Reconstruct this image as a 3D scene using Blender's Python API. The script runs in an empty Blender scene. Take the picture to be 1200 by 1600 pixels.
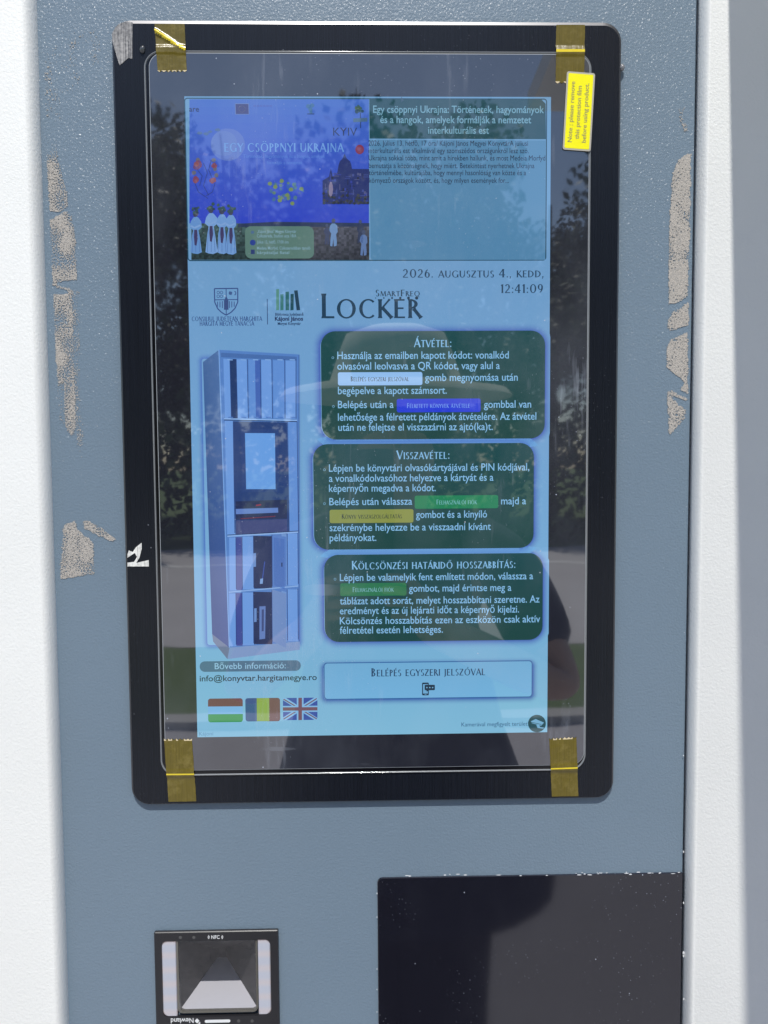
import bpy, bmesh, math, random
from mathutils import Vector, Matrix
from mathutils import noise as mnoise
random.seed(7)
S = bpy.context.scene
COL = S.collection

# ---------------------------------------------------------------- camera, light, exposure
CAM = Vector((-0.00179, -0.57863, -0.03325))
ROT = ((0.9997846, 0.0067601, -0.0196244), (-0.0078825, 0.9983033, -0.0576927), (0.0192011, 0.0578350, 0.9981415))
F = 1200.0
def cv(a):                      # measured camera axes (right, down, forward) -> scene axes
    return Vector((a[0], a[2], -a[1]))
cam_d = bpy.data.cameras.new("camera")
cam = bpy.data.objects.new("camera", cam_d); COL.objects.link(cam)
right, down, fwd = cv(ROT[0]), cv(ROT[1]), cv(ROT[2])
M = Matrix((right, -down, -fwd)).transposed().to_4x4(); M.translation = CAM
cam.matrix_world = M
cam_d.sensor_fit = 'VERTICAL'; cam_d.sensor_height = 36.0; cam_d.lens = 36.0 * F / 1600.0
cam_d.clip_start = 0.01; cam_d.clip_end = 900.0
S.camera = cam

SUN = Vector((-0.031, -0.50, 0.866)).normalized()
W = bpy.data.worlds.new("World"); S.world = W; W.use_nodes = True
nt = W.node_tree
sky = nt.nodes.new('ShaderNodeTexSky'); sky.sky_type = 'NISHITA'; sky.sun_disc = False
sky.sun_elevation = math.asin(SUN.z); sky.sun_rotation = math.atan2(SUN.x, SUN.y)
sky.air_density = 1.0; sky.dust_density = 0.6; sky.ozone_density = 2.2
nt.links.new(sky.outputs[0], nt.nodes['Background'].inputs[0]); nt.nodes['Background'].inputs[1].default_value = 0.13
sd = bpy.data.lights.new("sun", 'SUN'); sd.energy = 4.4; sd.angle = math.radians(0.5); sd.color = (1.0, 0.968, 0.91)
sun = bpy.data.objects.new("sun", sd); COL.objects.link(sun)
sun.rotation_euler = SUN.to_track_quat('Z', 'Y').to_euler()
EXPO = 0.0
S.view_settings.view_transform = 'Standard'; S.view_settings.look = 'None'
S.view_settings.exposure = EXPO; S.view_settings.gamma = 1.0; S.view_settings.use_curve_mapping = False
S.cycles.max_bounces = 8; S.cycles.transparent_max_bounces = 8

# ---------------------------------------------------------------- helpers
def P(u, v, d=0.0):
    """where the ray through photo pixel (u, v) meets the plane d metres in front of the kiosk face -> (x, z)"""
    ray = right * ((u - 600) / F) + down * ((v - 800) / F) + fwd
    s = (-d - CAM.y) / ray.y
    q = CAM + ray * s
    return (q.x, q.z)
def lin(c):
    c = c / 255.0
    return c / 12.92 if c <= 0.04045 else ((c + 0.055) / 1.055) ** 2.4
def rgb(r, g, b): return (lin(r), lin(g), lin(b), 1.0)

class MB:
    def __init__(s): s.v = []; s.f = []; s.m = []; s.c = []
    def add(s, vs, fs, m=0, c=None):
        o = len(s.v); s.v += [tuple(v) for v in vs]
        for f in fs: s.f.append([i + o for i in f]); s.m.append(m)
        if c is None: c = (1, 1, 1, 1)
        s.c += list(c) if isinstance(c, list) else [c] * len(vs)
    def poly(s, pts, d, m=0, c=None):           # flat polygon in the kiosk plane, facing the viewer
        a = sum(pts[i][0] * pts[(i + 1) % len(pts)][1] - pts[(i + 1) % len(pts)][0] * pts[i][1] for i in range(len(pts)))
        if a < 0:
            pts = pts[::-1]
            if isinstance(c, list): c = c[::-1]
        s.add([(x, -d, z) for x, z in pts], [list(range(len(pts)))], m, c)
    def loft(s, rings, m=0, cap0=False, cap1=True, ms=None):   # rings: list of (pts, d), equal counts
        n = len(rings[0][0]); vs = []; fs = []
        for pts, d in rings: vs += [(x, -d, z) for x, z in pts]
        for k in range(len(rings) - 1):
            for i in range(n):
                j = (i + 1) % n
                fs.append([k * n + i, k * n + j, (k + 1) * n + j, (k + 1) * n + i])
        o = len(s.v); base = len(s.m)
        s.add(vs, fs, m)
        if ms:
            for k in range(len(rings) - 1):
                for i in range(n): s.m[base + k * n + i] = ms[k]
        if cap1: s.f.append([o + (len(rings) - 1) * n + i for i in range(n)]); s.m.append(m)
        if cap0: s.f.append([o + i for i in range(n)][::-1]); s.m.append(m)
    def box(s, x0, x1, y0, y1, z0, z1, m=0):
        vs = [(x, y, z) for x in (x0, x1) for y in (y0, y1) for z in (z0, z1)]
        s.add(vs, [[0, 1, 3, 2], [4, 6, 7, 5], [0, 4, 5, 1], [2, 3, 7, 6], [0, 2, 6, 4], [1, 5, 7, 3]], m)
    def tube(s, pts, rad, n=8, m=0):
        pts = [Vector(p) for p in pts]; vs = []; fs = []
        for i, p in enumerate(pts):
            t = (pts[min(i + 1, len(pts) - 1)] - pts[max(i - 1, 0)]).normalized()
            a = t.orthogonal().normalized(); b = t.cross(a)
            r = rad[i] if isinstance(rad, (list, tuple)) else rad
            for k in range(n):
                w = 2 * math.pi * k / n; vs.append(p + a * (r * math.cos(w)) + b * (r * math.sin(w)))
        for i in range(len(pts) - 1):
            for k in range(n):
                q = (k + 1) % n; fs.append([i * n + k, i * n + q, (i + 1) * n + q, (i + 1) * n + k])
        fs += [list(range(n))[::-1], [(len(pts) - 1) * n + k for k in range(n)]]
        s.add(vs, fs, m)
    def build(s, name, mats, parent=None, smooth=False, label=None):
        me = bpy.data.meshes.new(name)
        off = Vector((0, 0, 0)); q = parent
        while q: off += q.location; q = q.parent
        me.from_pydata([tuple(Vector(v) - off) for v in s.v], [], s.f); 
        for m in (mats if isinstance(mats, (list, tuple)) else [mats]): me.materials.append(m)
        me.polygons.foreach_set('material_index', s.m)
        if smooth: me.polygons.foreach_set('use_smooth', [True] * len(s.f))
        at = me.color_attributes.new('Col', 'FLOAT_COLOR', 'POINT')
        at.data.foreach_set('color', [x for c in s.c for x in c])
        me.update()
        o = bpy.data.objects.new(name, me); COL.objects.link(o); o.parent = parent
        if label: o['label'] = label
        return o
def thing(name, label, cat, loc, group=None):
    o = bpy.data.objects.new(name, None); COL.objects.link(o); o.location = loc; o.empty_display_size = 0.02
    o['label'] = label; o['category'] = cat
    if group: o['group'] = group
    return o
def tag(o, label, cat, group=None):
    o['label'] = label; o['category'] = cat
    if group: o['group'] = group
    return o
def rrect(x0, x1, z0, z1, r, n=8):               # counter-clockwise seen by the viewer
    out = []
    rs = r if isinstance(r, (list, tuple)) else (r,) * 4
    for (cx, cz, a0, rr) in ((x1, z0, -90, rs[0]), (x1, z1, 0, rs[1]), (x0, z1, 90, rs[2]), (x0, z0, 180, rs[3])):
        sx = -1 if cx == x1 else 1; sz = -1 if cz == z1 else 1
        for k in range(n + 1):
            a = math.radians(a0 + 90 * k / n)
            out.append((cx + sx * rr + rr * math.cos(a), cz + sz * rr + rr * math.sin(a)))
    return out
def ell(cx, cz, rx, rz, n=24, a0=0): return [(cx + rx * math.cos(2 * math.pi * k / n + a0), cz + rz * math.sin(2 * math.pi * k / n + a0)) for k in range(n)]

# ---------------------------------------------------------------- materials
def new_mat(name):
    m = bpy.data.materials.new(name); m.use_nodes = True
    n = m.node_tree.nodes; return m, m.node_tree, n['Principled BSDF'], n['Material Output']
def N(t, kind, **kw):
    n = t.nodes.new(kind)
    for k, v in kw.items():
        if k in n.inputs.keys(): n.inputs[k].default_value = v
        else: setattr(n, k, v)
    return n
def pos(t, scale=(1, 1, 1)):
    g = N(t, 'ShaderNodeNewGeometry'); mp = N(t, 'ShaderNodeMapping'); mp.inputs['Scale'].default_value = scale
    t.links.new(g.outputs['Position'], mp.inputs[0]); return mp.outputs[0]
def noise(t, scale, detail=2, rough=.5, vec=None, stretch=(1, 1, 1)):
    n = N(t, 'ShaderNodeTexNoise', Scale=scale, Detail=detail, Roughness=rough)
    t.links.new(vec or pos(t, stretch), n.inputs['Vector']); return n.outputs['Fac']
def ramp(t, src, a, b, ca=(0, 0, 0, 1), cb=(1, 1, 1, 1)):
    r = N(t, 'ShaderNodeValToRGB'); r.color_ramp.elements[0].position = a; r.color_ramp.elements[1].position = b
    r.color_ramp.elements[0].color = ca; r.color_ramp.elements[1].color = cb
    t.links.new(src, r.inputs[0]); return r.outputs[0]
def math_n(t, op, a, b=None):
    n = N(t, 'ShaderNodeMath', operation=op)
    for i, x in enumerate((a, b)):
        if x is None: continue
        if isinstance(x, (int, float)): n.inputs[i].default_value = x
        else: t.links.new(x, n.inputs[i])
    return n.outputs[0]
def mixc(t, fac, a, b):
    n = N(t, 'ShaderNodeMix', data_type='RGBA')
    for i, x in ((0, fac), (6, a), (7, b)):
        if isinstance(x, (int, float, tuple)): n.inputs[i].default_value = x
        else: t.links.new(x, n.inputs[i])
    return n.outputs[2]
def bump(t, b, h, strength=.5, dist=.001, sock='Normal'):
    n = N(t, 'ShaderNodeBump', Strength=strength, Distance=dist); t.links.new(h, n.inputs['Height'])
    t.links.new(n.outputs[0], b.inputs[sock]); return n
def simple(name, col, rough=.5, spec=.5, metal=0.0):
    m, t, b, o = new_mat(name); b.inputs['Base Color'].default_value = (*col, 1); b.inputs['Roughness'].default_value = rough
    b.inputs['Specular IOR Level'].default_value = spec; b.inputs['Metallic'].default_value = metal
    return m

def powder(name, col, rough, strength, spots):
    m, t, b, o = new_mat(name)
    big = noise(t, 9, 3)
    c = mixc(t, big, tuple(x * .95 for x in col) + (1,), tuple(x * 1.05 for x in col) + (1,))
    if spots:                                     # pale nicks and dust in the coating
        sp = ramp(t, noise(t, 420, 2, .6), .735, .78)
        sp2 = math_n(t, 'MULTIPLY', sp, ramp(t, noise(t, 14, 2), .45, .62))
        c = mixc(t, sp2, c, (.55, .6, .66, 1))
    t.links.new(c, b.inputs['Base Color'])
    b.inputs['Roughness'].default_value = rough
    h = math_n(t, 'ADD', noise(t, 560, 1, .5), math_n(t, 'MULTIPLY', noise(t, 1100, 1, .5), .35))
    bump(t, b, h, strength, .0007)
    if spots:                                     # glossy orange-peel skin that glints in the sun
        v = N(t, 'ShaderNodeTexVoronoi', Scale=620.0); v.feature = 'SMOOTH_F1'; t.links.new(pos(t), v.inputs['Vector'])
        b.inputs['Coat Weight'].default_value = .22; b.inputs['Coat Roughness'].default_value = .23; b.inputs['Coat IOR'].default_value = 1.5
        bump(t, b, math_n(t, 'ADD', v.outputs['Distance'], math_n(t, 'MULTIPLY', noise(t, 500, 2), .8)), .75, .0012, 'Coat Normal')
    return m
M_BLUE = powder('blue_grey_powder_coat', (.162, .222, .284), .36, .34, True)
M_WHITE = powder('white_powder_coat', (.79, .795, .775), .45, .30, False)
M_EDGE = simple('black_gap', (.01, .011, .02), .5)

def dust(t, dense=1.0):
    """0..1 mask of specks, short scratches and smears lying on a glossy face"""
    v = N(t, 'ShaderNodeTexVoronoi', Scale=85.0); t.links.new(pos(t), v.inputs['Vector'])
    sel = ramp(t, N_sep(t, v.outputs['Color']), .62, .66)
    a = math_n(t, 'MULTIPLY', ramp(t, v.outputs['Distance'], .028, .05, (1, 1, 1, 1), (0, 0, 0, 1)), sel)
    v2 = N(t, 'ShaderNodeTexVoronoi', Scale=260.0); t.links.new(pos(t), v2.inputs['Vector'])
    clump = ramp(t, noise(t, 9, 3), .48, .68)
    b = math_n(t, 'MULTIPLY', ramp(t, v2.outputs['Distance'], .05, .14, (1, 1, 1, 1), (0, 0, 0, 1)), math_n(t, 'MULTIPLY', clump, .55 * dense))
    sc = ramp(t, noise(t, 60, 2, .5, None, (1.0, 1.0, .12)), .70, .74)
    sc = math_n(t, 'MULTIPLY', sc, math_n(t, 'MULTIPLY', ramp(t, noise(t, 13, 2), .52, .66), .35 * dense))
    s = math_n(t, 'MAXIMUM', math_n(t, 'MAXIMUM', a, b), sc)
    if dense >= 1:                                # wiped, scuffed zones: fine vertical streaks in patches
        zone = ramp(t, noise(t, 10, 3, .6, None, (1, 1, .8)), .50, .72)
        fine = ramp(t, noise(t, 230, 3, .6, None, (1, 1, .10)), .45, .8)
        s = math_n(t, 'MAXIMUM', s, math_n(t, 'MULTIPLY', math_n(t, 'MULTIPLY', zone, fine), .42))
        sw = ramp(t, noise(t, 42, 1, .5, None, (.35, 1, 1.6)), .715, .74)
        s = math_n(t, 'MAXIMUM', s, math_n(t, 'MULTIPLY', sw, math_n(t, 'MULTIPLY', zone, .30)))
    return s
def N_sep(t, col):
    n = N(t, 'ShaderNodeSeparateColor'); t.links.new(col, n.inputs[0]); return n.outputs[0]
def glassy(name, base, ior, rough, haze, emis=False, dense=1.0, hazecol=(.55, .6, .7)):
    m, t, b, o = new_mat(name)
    b.inputs['Base Color'].default_value = (*base, 1); b.inputs['Roughness'].default_value = .6
    b.inputs['Specular IOR Level'].default_value = 0.0
    b.inputs['Coat Weight'].default_value = 1.0; b.inputs['Coat IOR'].default_value = ior
    rr = math_n(t, 'ADD', math_n(t, 'MULTIPLY', noise(t, 22, 4, .65), .05), rough)
    t.links.new(rr, b.inputs['Coat Roughness'])
    bump(t, b, noise(t, 9, 2), .05, .004, 'Coat Normal')
    if emis:
        a = N(t, 'ShaderNodeVertexColor', layer_name='Col')
        t.links.new(a.outputs[0], b.inputs['Emission Color']); b.inputs['Emission Strength'].default_value = 1.13
    d = N(t, 'ShaderNodeBsdfDiffuse'); d.inputs[0].default_value = (*hazecol, 1)
    smear = ramp(t, noise(t, 11, 5, .62, None, (1, 1, .55)), .45, .8)
    fac = math_n(t, 'MAXIMUM', math_n(t, 'MULTIPLY', dust(t, dense), .8), math_n(t, 'ADD', math_n(t, 'MULTIPLY', smear, haze), haze * .25))
    mx = N(t, 'ShaderNodeMixShader'); t.links.new(fac, mx.inputs[0]); t.links.new(b.outputs[0], mx.inputs[1]); t.links.new(d.outputs[0], mx.inputs[2])
    t.links.new(mx.outputs[0], o.inputs[0])
    return m
M_LCD = glassy('lit_display', (.004, .005, .008), 2.2, .0, .09, True)
M_GLASS = glassy('dark_screen_glass', (.006, .006, .012), 2.55, .0, .07)
M_ACRYL = glassy('black_acrylic', (.008, .008, .014), 1.70, .035, .012, False, .99)

def brushed(name, base, rough):
    m, t, b, o = new_mat(name)
    st = noise(t, 1.0, 2, .6, None, (3800, 1, 9))
    t.links.new(ramp(t, st, .3, .75, (base[0] * .8, base[1] * .8, base[2] * .8, 1), (base[0] * 1.7, base[1] * 1.7, base[2] * 1.7, 1)), b.inputs['Base Color'])
    b.inputs['Roughness'].default_value = rough; b.inputs['Specular IOR Level'].default_value = .38
    bump(t, b, st, .14, .0003)
    sp = dust(t, .5)
    d = N(t, 'ShaderNodeBsdfDiffuse'); d.inputs[0].default_value = (.3, .32, .36, 1)
    mx = N(t, 'ShaderNodeMixShader'); t.links.new(math_n(t, 'MULTIPLY', sp, .5), mx.inputs[0]); t.links.new(b.outputs[0], mx.inputs[1]); t.links.new(d.outputs[0], mx.inputs[2])
    t.links.new(mx.outputs[0], o.inputs[0])
    return m
M_BEZEL = brushed('brushed_black_aluminium', (.0065, .008, .0125), .24)
M_BEAD = simple('clear_plastic_edge', (.20, .21, .22), .12, .9)
M_BEADP = simple('pale_sheet_edge', (.33, .35, .37), .25, .7)

# ---------------------------------------------------------------- kiosk body
BACK = 0.55
kiosk = thing('kiosk_cabinet', 'blue grey steel kiosk front with white side columns and a black lower window', 'kiosk', (0, .2, -1.50))
PX0, PX1 = -0.2385, 0.2412
b = MB()
so = (P(262, 1530)[0], P(414, 1530)[0], P(337, 1583)[1] - .002, P(337, 1470)[1])           # opening behind the code reader
q0 = rrect(PX0 - .012, PX1, -1.40, .62, .0012, 3); q1 = rrect(PX0 - .012, PX1 - .0008, -1.399, .619, .0012, 3); q2 = rrect(*so, .002, 3)
b.loft([(q0, -.03), (q0, -.0008), (q1, 0.0), (q2, 0.0), (q2, -.03)], cap1=False)
b.build('front_panel', M_BLUE, kiosk)
DW = .0115
b = MB()                                           # left column: bent sheet with a soft outer corner
def column(x0, x1, ch):
    m = MB(); k = 7; rings = []
    o = rrect(x0, x1, -1.41, .66, .002, 3)
    rings.append((o, -.05)); rings.append((o, -.001))
    for i in range(k + 1):
        a = math.pi / 2 * i / k; ins = ch * (1 - math.cos(a)); dd = DW * math.sin(a)
        rings.append((rrect(x0 + ins, x1 - ins, -1.41 + ins, .66 - ins, .002, 3), dd))
    m.loft(rings); return m
column(-.62, PX0, .0050).build('side_column', M_WHITE, kiosk, True)
column(PX1 + .0018, .66, .0036).build('side_column', M_WHITE, kiosk, True)
b = MB(); b.box(-.64, .68, .055, BACK, -1.42, .67); b.build('carcass', M_WHITE, kiosk)
b = MB(); b.box(-.60, .64, .08, BACK - .04, -1.499, -1.421); b.build('plinth', M_EDGE, kiosk)
# black window lower right (butts against the right column)
wx0, wz1 = P(589.5, 1370)[0], P(830, 1366.5)[1]
b = MB()
b.loft([(rrect(wx0, PX1 - .0006, -.70, wz1, (.0005, .0005, .0042, .0042)), .0001), (rrect(wx0, PX1 - .0006, -.70, wz1, (.0005, .0005, .0042, .0042)), .0010),
        (rrect(wx0 + .0004, PX1 - .001, -.6996, wz1 - .0004, (.0005, .0005, .0042, .0042)), .0013)])
m_chip = simple('chipped_white_edge', (.7, .72, .74), .5)                                           # chipped paint along the window's top edge and the column gap
for k in range(28):
    u = random.choice([random.gauss(990, 45), random.gauss(900, 90), random.uniform(600, 1065)]); 
    if not 600 < u < 1066: continue
    x, z = P(u, 1370 - (u - 590) * .0125 - random.uniform(-1, 3.2), .0013)
    w = random.uniform(.0005, .0026); h = random.uniform(.0003, .0007)
    b.poly([(x + w * math.cos(a) * random.uniform(.6, 1), z + h * math.sin(a) * random.uniform(.6, 1)) for a in [i * math.pi / 3 for i in range(6)]], .0014 + k * .000004, 1)
for v, r in ((1330, 2), (1488, 4), (1492, 3), (1410, 2), (1180, 1.5), (1560, 2)):
    x, z = P(1067.5, v, .001); q = r / F * .58
    b.poly([(x + q * .6 * math.cos(a) * random.uniform(.6, 1), z + q * math.sin(a) * random.uniform(.7, 1.2)) for a in [i * math.pi / 4 for i in range(8)]], .0018, 1)
for v in (1395, 1432, 1513, 1545, 1580):
    x, z = P(589, v, .001); q = random.uniform(.8, 1.8) / F * .58
    b.poly([(x + q * .5 * math.cos(a), z + q * math.sin(a)) for a in [i * math.pi / 3 for i in range(6)]], .0018, 1)
b.build('window_panel', [M_ACRYL, m_chip], kiosk, False, 'black glossy panel let into the lower right of the kiosk face, its edge chipped')

# unseen hood added above and to the right of the view to throw the right-edge shadow
hx = P(1138, 0, DW)[0]; hz = P(1138, 0, DW)[1]; HZ = .52
hx0 = hx - (HZ - hz) * .0358
b = MB(); b.box(hx0, hx0 + .75, -.66, -DW - .001, HZ, HZ + .03); b.box(hx0 + .02, hx0 + .73, -.028, -DW - .0015, HZ - .06, HZ - .0005)
tag(b.build('shadow_hood', M_WHITE), 'unseen white hood added above the right hand column to cast its shadow', 'hood')

# ---------------------------------------------------------------- monitor
DB = .0041                                         # bezel front
mon = thing('touch_monitor', 'portrait touchscreen with brushed black bezel showing a blue library locker menu', 'monitor', (0, 0, -.286))
bx0, bx1 = -.1842, .1845
bz1, bz0 = P(570, 38.3, .0041)[1] + .0024, P(600, 1250.3, .0041)[1] - .0008
CR = .0135
hole = (P(225, 0, DB)[0], 0)
gx0 = (P(224, 100, DB)[0] + P(252, 1190, DB)[0]) / 2; gx1 = (P(924, 100, DB)[0] + P(915, 1180, DB)[0]) / 2
gz1 = P(570, 80.5, DB)[1]; gz0 = P(570, 1208, DB)[1]
b = MB(); ch = .0030
b.loft([(rrect(bx0, bx1, bz0, bz1, CR, 12), .0001), (rrect(bx0, bx1, bz0, bz1, CR, 12), DB - .0007), (rrect(bx0 + .0013, bx1 - .0013, bz0 + .0008, bz1 - .0024, CR - .0016, 12), DB)], ms=[0, 1])
b.build('bezel', [M_BEZEL, simple('bezel_chamfer', (.13, .13, .135), .36, .5, 1.0)], mon)
b = MB(); GR = .0125                               # clear raised edge bead round the glass
rings = []
for ins, dd in ((0, DB + .0001), (.0001, DB + .0006), (.0004, DB + .0010), (.0008, DB + .0010), (.0011, DB + .0006), (.0013, DB + .0001)):
    rings.append((rrect(gx0 + ins, gx1 - ins, gz0 + ins, gz1 - ins, GR - ins, 12), dd))
b.loft(rings, cap1=False); b.build('edge_bead', M_BEAD, mon, True)
sx0 = gx0 + .0036; sx1 = gx1 - .0012; sz1 = gz1 - .0016; sz0 = gz0 + .0042
b = MB(); b.loft([(rrect(gx0 + .0012, gx1 - .0012, gz0 + .0012, gz1 - .0012, GR - .001, 12), DB + .00015)]); b.build('glass_gap', simple('black_glass_border', (.004, .004, .006), .15), mon)
DS = DB + .0008
b = MB()
b.loft([(rrect(sx0, sx1, sz0, sz1, GR - .002, 12), DB + .0002), (rrect(sx0, sx1, sz0, sz1, GR - .002, 12), DS - .0002), (rrect(sx0 + .00045, sx1 - .00045, sz0 + .00045, sz1 - .00045, GR - .0024, 12), DS)], ms=[1, 1])
b.build('cover_glass', [M_GLASS, M_BEADP], mon)

# ---------------------------------------------------------------- lettering
_font_cache = {}
def glyphs(txt, bold=0.0):
    key = (txt, bold)
    if key not in _font_cache:
        c = bpy.data.curves.new('t', 'FONT'); c.body = txt; c.resolution_u = 3; c.offset = bold; c.fill_mode = 'FRONT'
        o = bpy.data.objects.new('t', c); COL.objects.link(o)
        me = bpy.data.meshes.new_from_object(o.evaluated_get(bpy.context.evaluated_depsgraph_get()))
        _font_cache[key] = ([(v.co.x, v.co.y) for v in me.vertices], [list(p.vertices) for p in me.polygons])
        bpy.data.objects.remove(o); bpy.data.curves.remove(c); bpy.data.meshes.remove(me)
    return _font_cache[key]
TH, TN = .165, .088
def sc_glyph(ch):
    """flared roman capitals built from strokes: list of polygons, advance"""
    st = []
    def ln(x0, y0, x1, y1, w, flare=True):
        dx, dy = x1 - x0, y1 - y0; L = math.hypot(dx, dy) or 1; nx, ny = -dy / L * w / 2, dx / L * w / 2
        if flare and L > .3:
            tx, ty = dx / L, dy / L; fl = 1.38; e = .10
            P0 = [(x0, y0, fl), (x0 + tx * e, y0 + ty * e, 1.0), (x1 - tx * e, y1 - ty * e, 1.0), (x1, y1, fl)]
        else: P0 = [(x0, y0, 1), (x1, y1, 1)]
        st.append([(x + nx * k, y + ny * k) for x, y, k in P0] + [(x - nx * k, y - ny * k) for x, y, k in P0[::-1]])
    def arc(cx, cy, rx, ry, a0, a1, tk=TH, tn=TN, n=14, s=False):
        o = []; i = []
        for k in range(n + 1):
            a = math.radians(a0 + (a1 - a0) * k / n); f = abs(math.sin(a)) if s else abs(math.cos(a)); w = tn + (tk - tn) * f * f
            o.append((cx + rx * math.cos(a), cy + ry * math.sin(a))); i.append((cx + (rx - w) * math.cos(a), cy + (ry - w * .9) * math.sin(a)))
        for k in range(n): st.append([o[k], o[k + 1], i[k + 1], i[k]])
    def stem(x, y0=0, y1=1, w=TH): ln(x, y0, x, y1, w)
    base = {'Á': 'A', 'É': 'E', 'Í': 'I', 'Ó': 'O', 'Ö': 'O', 'Ő': 'O', 'Ț': 'T', 'Ú': 'U'}.get(ch, ch); adv = .7
    g = base
    if g == 'A': ln(.03, 0, .37, 1, TN + .01); ln(.35, 1, .71, 0, TH); ln(.16, .34, .56, .34, TN, False); adv = .74
    elif g == 'B': stem(.12); arc(.12, .75, .34, .25, -90, 90); arc(.12, .26, .40, .27, -90, 90); adv = .58
    elif g == 'C': arc(.47, .5, .44, .52, 48, 312); adv = .82
    elif g == 'D': stem(.12); arc(.14, .5, .60, .5, -90, 90); adv = .8
    elif g == 'E': stem(.12); ln(.12, .96, .52, .96, TN, False); ln(.12, .52, .47, .52, TN, False); ln(.12, .04, .54, .04, TN, False); adv = .58
    elif g == 'F': stem(.12); ln(.12, .96, .52, .96, TN, False); ln(.12, .5, .46, .5, TN, False); adv = .55
    elif g == 'G': arc(.47, .5, .44, .52, 48, 312); stem(.74, .03, .44); adv = .86
    elif g == 'H': stem(.12); stem(.66); ln(.12, .52, .66, .52, TN, False); adv = .78
    elif g == 'I': stem(.13); adv = .26
    elif g == 'J': stem(.16, .0, 1); arc(-.02, .02, .24, .24, -80, 0); adv = .30
    elif g == 'K': stem(.12); ln(.16, .46, .58, 1, TN); ln(.22, .56, .68, 0, TH); adv = .68
    elif g == 'L': stem(.12); ln(.12, .04, .55, .04, TN, False); adv = .57
    elif g == 'M': ln(.08, 0, .16, 1, TN); ln(.16, 1, .47, .06, TH); ln(.47, .06, .79, 1, TN); ln(.79, 1, .87, 0, TH); adv = .96
    elif g == 'N': stem(.11, 0, 1, TN); ln(.11, 1, .68, 0, TH); stem(.68, 0, 1, TN); adv = .8
    elif g in 'O0': r = .45 if g == 'O' else .33; arc(r + .04, .5, r, .52, 0, 360, n=24); adv = 2 * r + .08
    elif g == 'P': stem(.12); arc(.12, .73, .38, .27, -90, 90); adv = .54
    elif g == 'Q': arc(.49, .5, .45, .52, 0, 360, n=24); ln(.5, .12, .88, -.18, TN); adv = .98
    elif g == 'R': stem(.12); arc(.12, .74, .36, .26, -90, 90); ln(.28, .5, .64, 0, TH); adv = .64
    elif g == 'S': arc(.27, .75, .22, .26, 35, 260, s=False); arc(.27, .25, .24, .27, -145, 80); adv = .54
    elif g == 'T': stem(.33); ln(.0, .96, .66, .96, TN, False); adv = .66
    elif g == 'U': stem(.12, .34, 1); arc(.38, .36, .33, .38, 180, 360); stem(.66, .34, 1, TN); adv = .78
    elif g == 'V': ln(.02, 1, .37, 0, TH); ln(.36, 0, .70, 1, TN); adv = .72
    elif g == 'Y': ln(.02, 1, .34, .5, TH); ln(.66, 1, .34, .5, TN); stem(.34, 0, .52); adv = .66
    elif g == 'Z': ln(.04, .96, .6, .96, TN, False); ln(.56, .94, .06, .06, TH, False); ln(.04, .04, .62, .04, TN, False); adv = .66
    elif g == '1': stem(.2); ln(.2, .97, .06, .82, TN, False); adv = .36
    elif g == '2': arc(.28, .72, .26, .30, 160, -35); ln(.46, .56, .06, .05, TN + .02, False); ln(.04, .04, .56, .04, TN, False); adv = .62
    elif g == '4': ln(.42, 1, .03, .32, TN, False); ln(.03, .30, .62, .30, TN, False); stem(.43, 0, 1); adv = .68
    elif g == '6': arc(.30, .31, .27, .33, 0, 360, n=20); arc(.50, .36, .47, .66, 110, 180); adv = .62
    elif g == '9': arc(.30, .69, .27, .33, 0, 360, n=20); arc(.10, .64, .47, .66, -70, 0); adv = .62
    elif g == '3': arc(.25, .75, .24, .27, 150, -80); arc(.25, .27, .27, .29, 80, -150); adv = .58
    elif g in '.,': st.append(ell(.10, .06, .075, .075, 8)); adv = .22
    elif g == ':': st.append(ell(.12, .08, .08, .08, 8)); st.append(ell(.12, .55, .08, .08, 8)); adv = .26
    elif g == ' ': adv = .34
    if g == ',': ln(.13, .04, .05, -.16, .07, False)
    mid = adv / 2
    if ch in 'ÁÉÍÓÚ': ln(mid - .02, 1.08, mid + .15, 1.27, .085, False)
    if ch == 'Ö':
        for q in (-.14, .14): st.append(ell(mid + q, 1.18, .07, .07, 8))
    if ch == 'Ő':
        for q in (-.12, .10): ln(mid + q, 1.08, mid + q + .13, 1.27, .075, False)
    if ch == 'Ț': ln(mid, -.08, mid - .05, -.26, .08, False)
    return st, adv
def sc_text(txt, small=.8, gap=.085):
    polys = []; x = 0
    for chh in txt:
        k = 1.0 if (chh.upper() == chh) else small
        st, adv = sc_glyph(chh.upper())
        for p in st: polys.append([(x + px * k, py * k) for px, py in p])
        x += adv * k + gap * k
    return polys, x - gap

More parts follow.
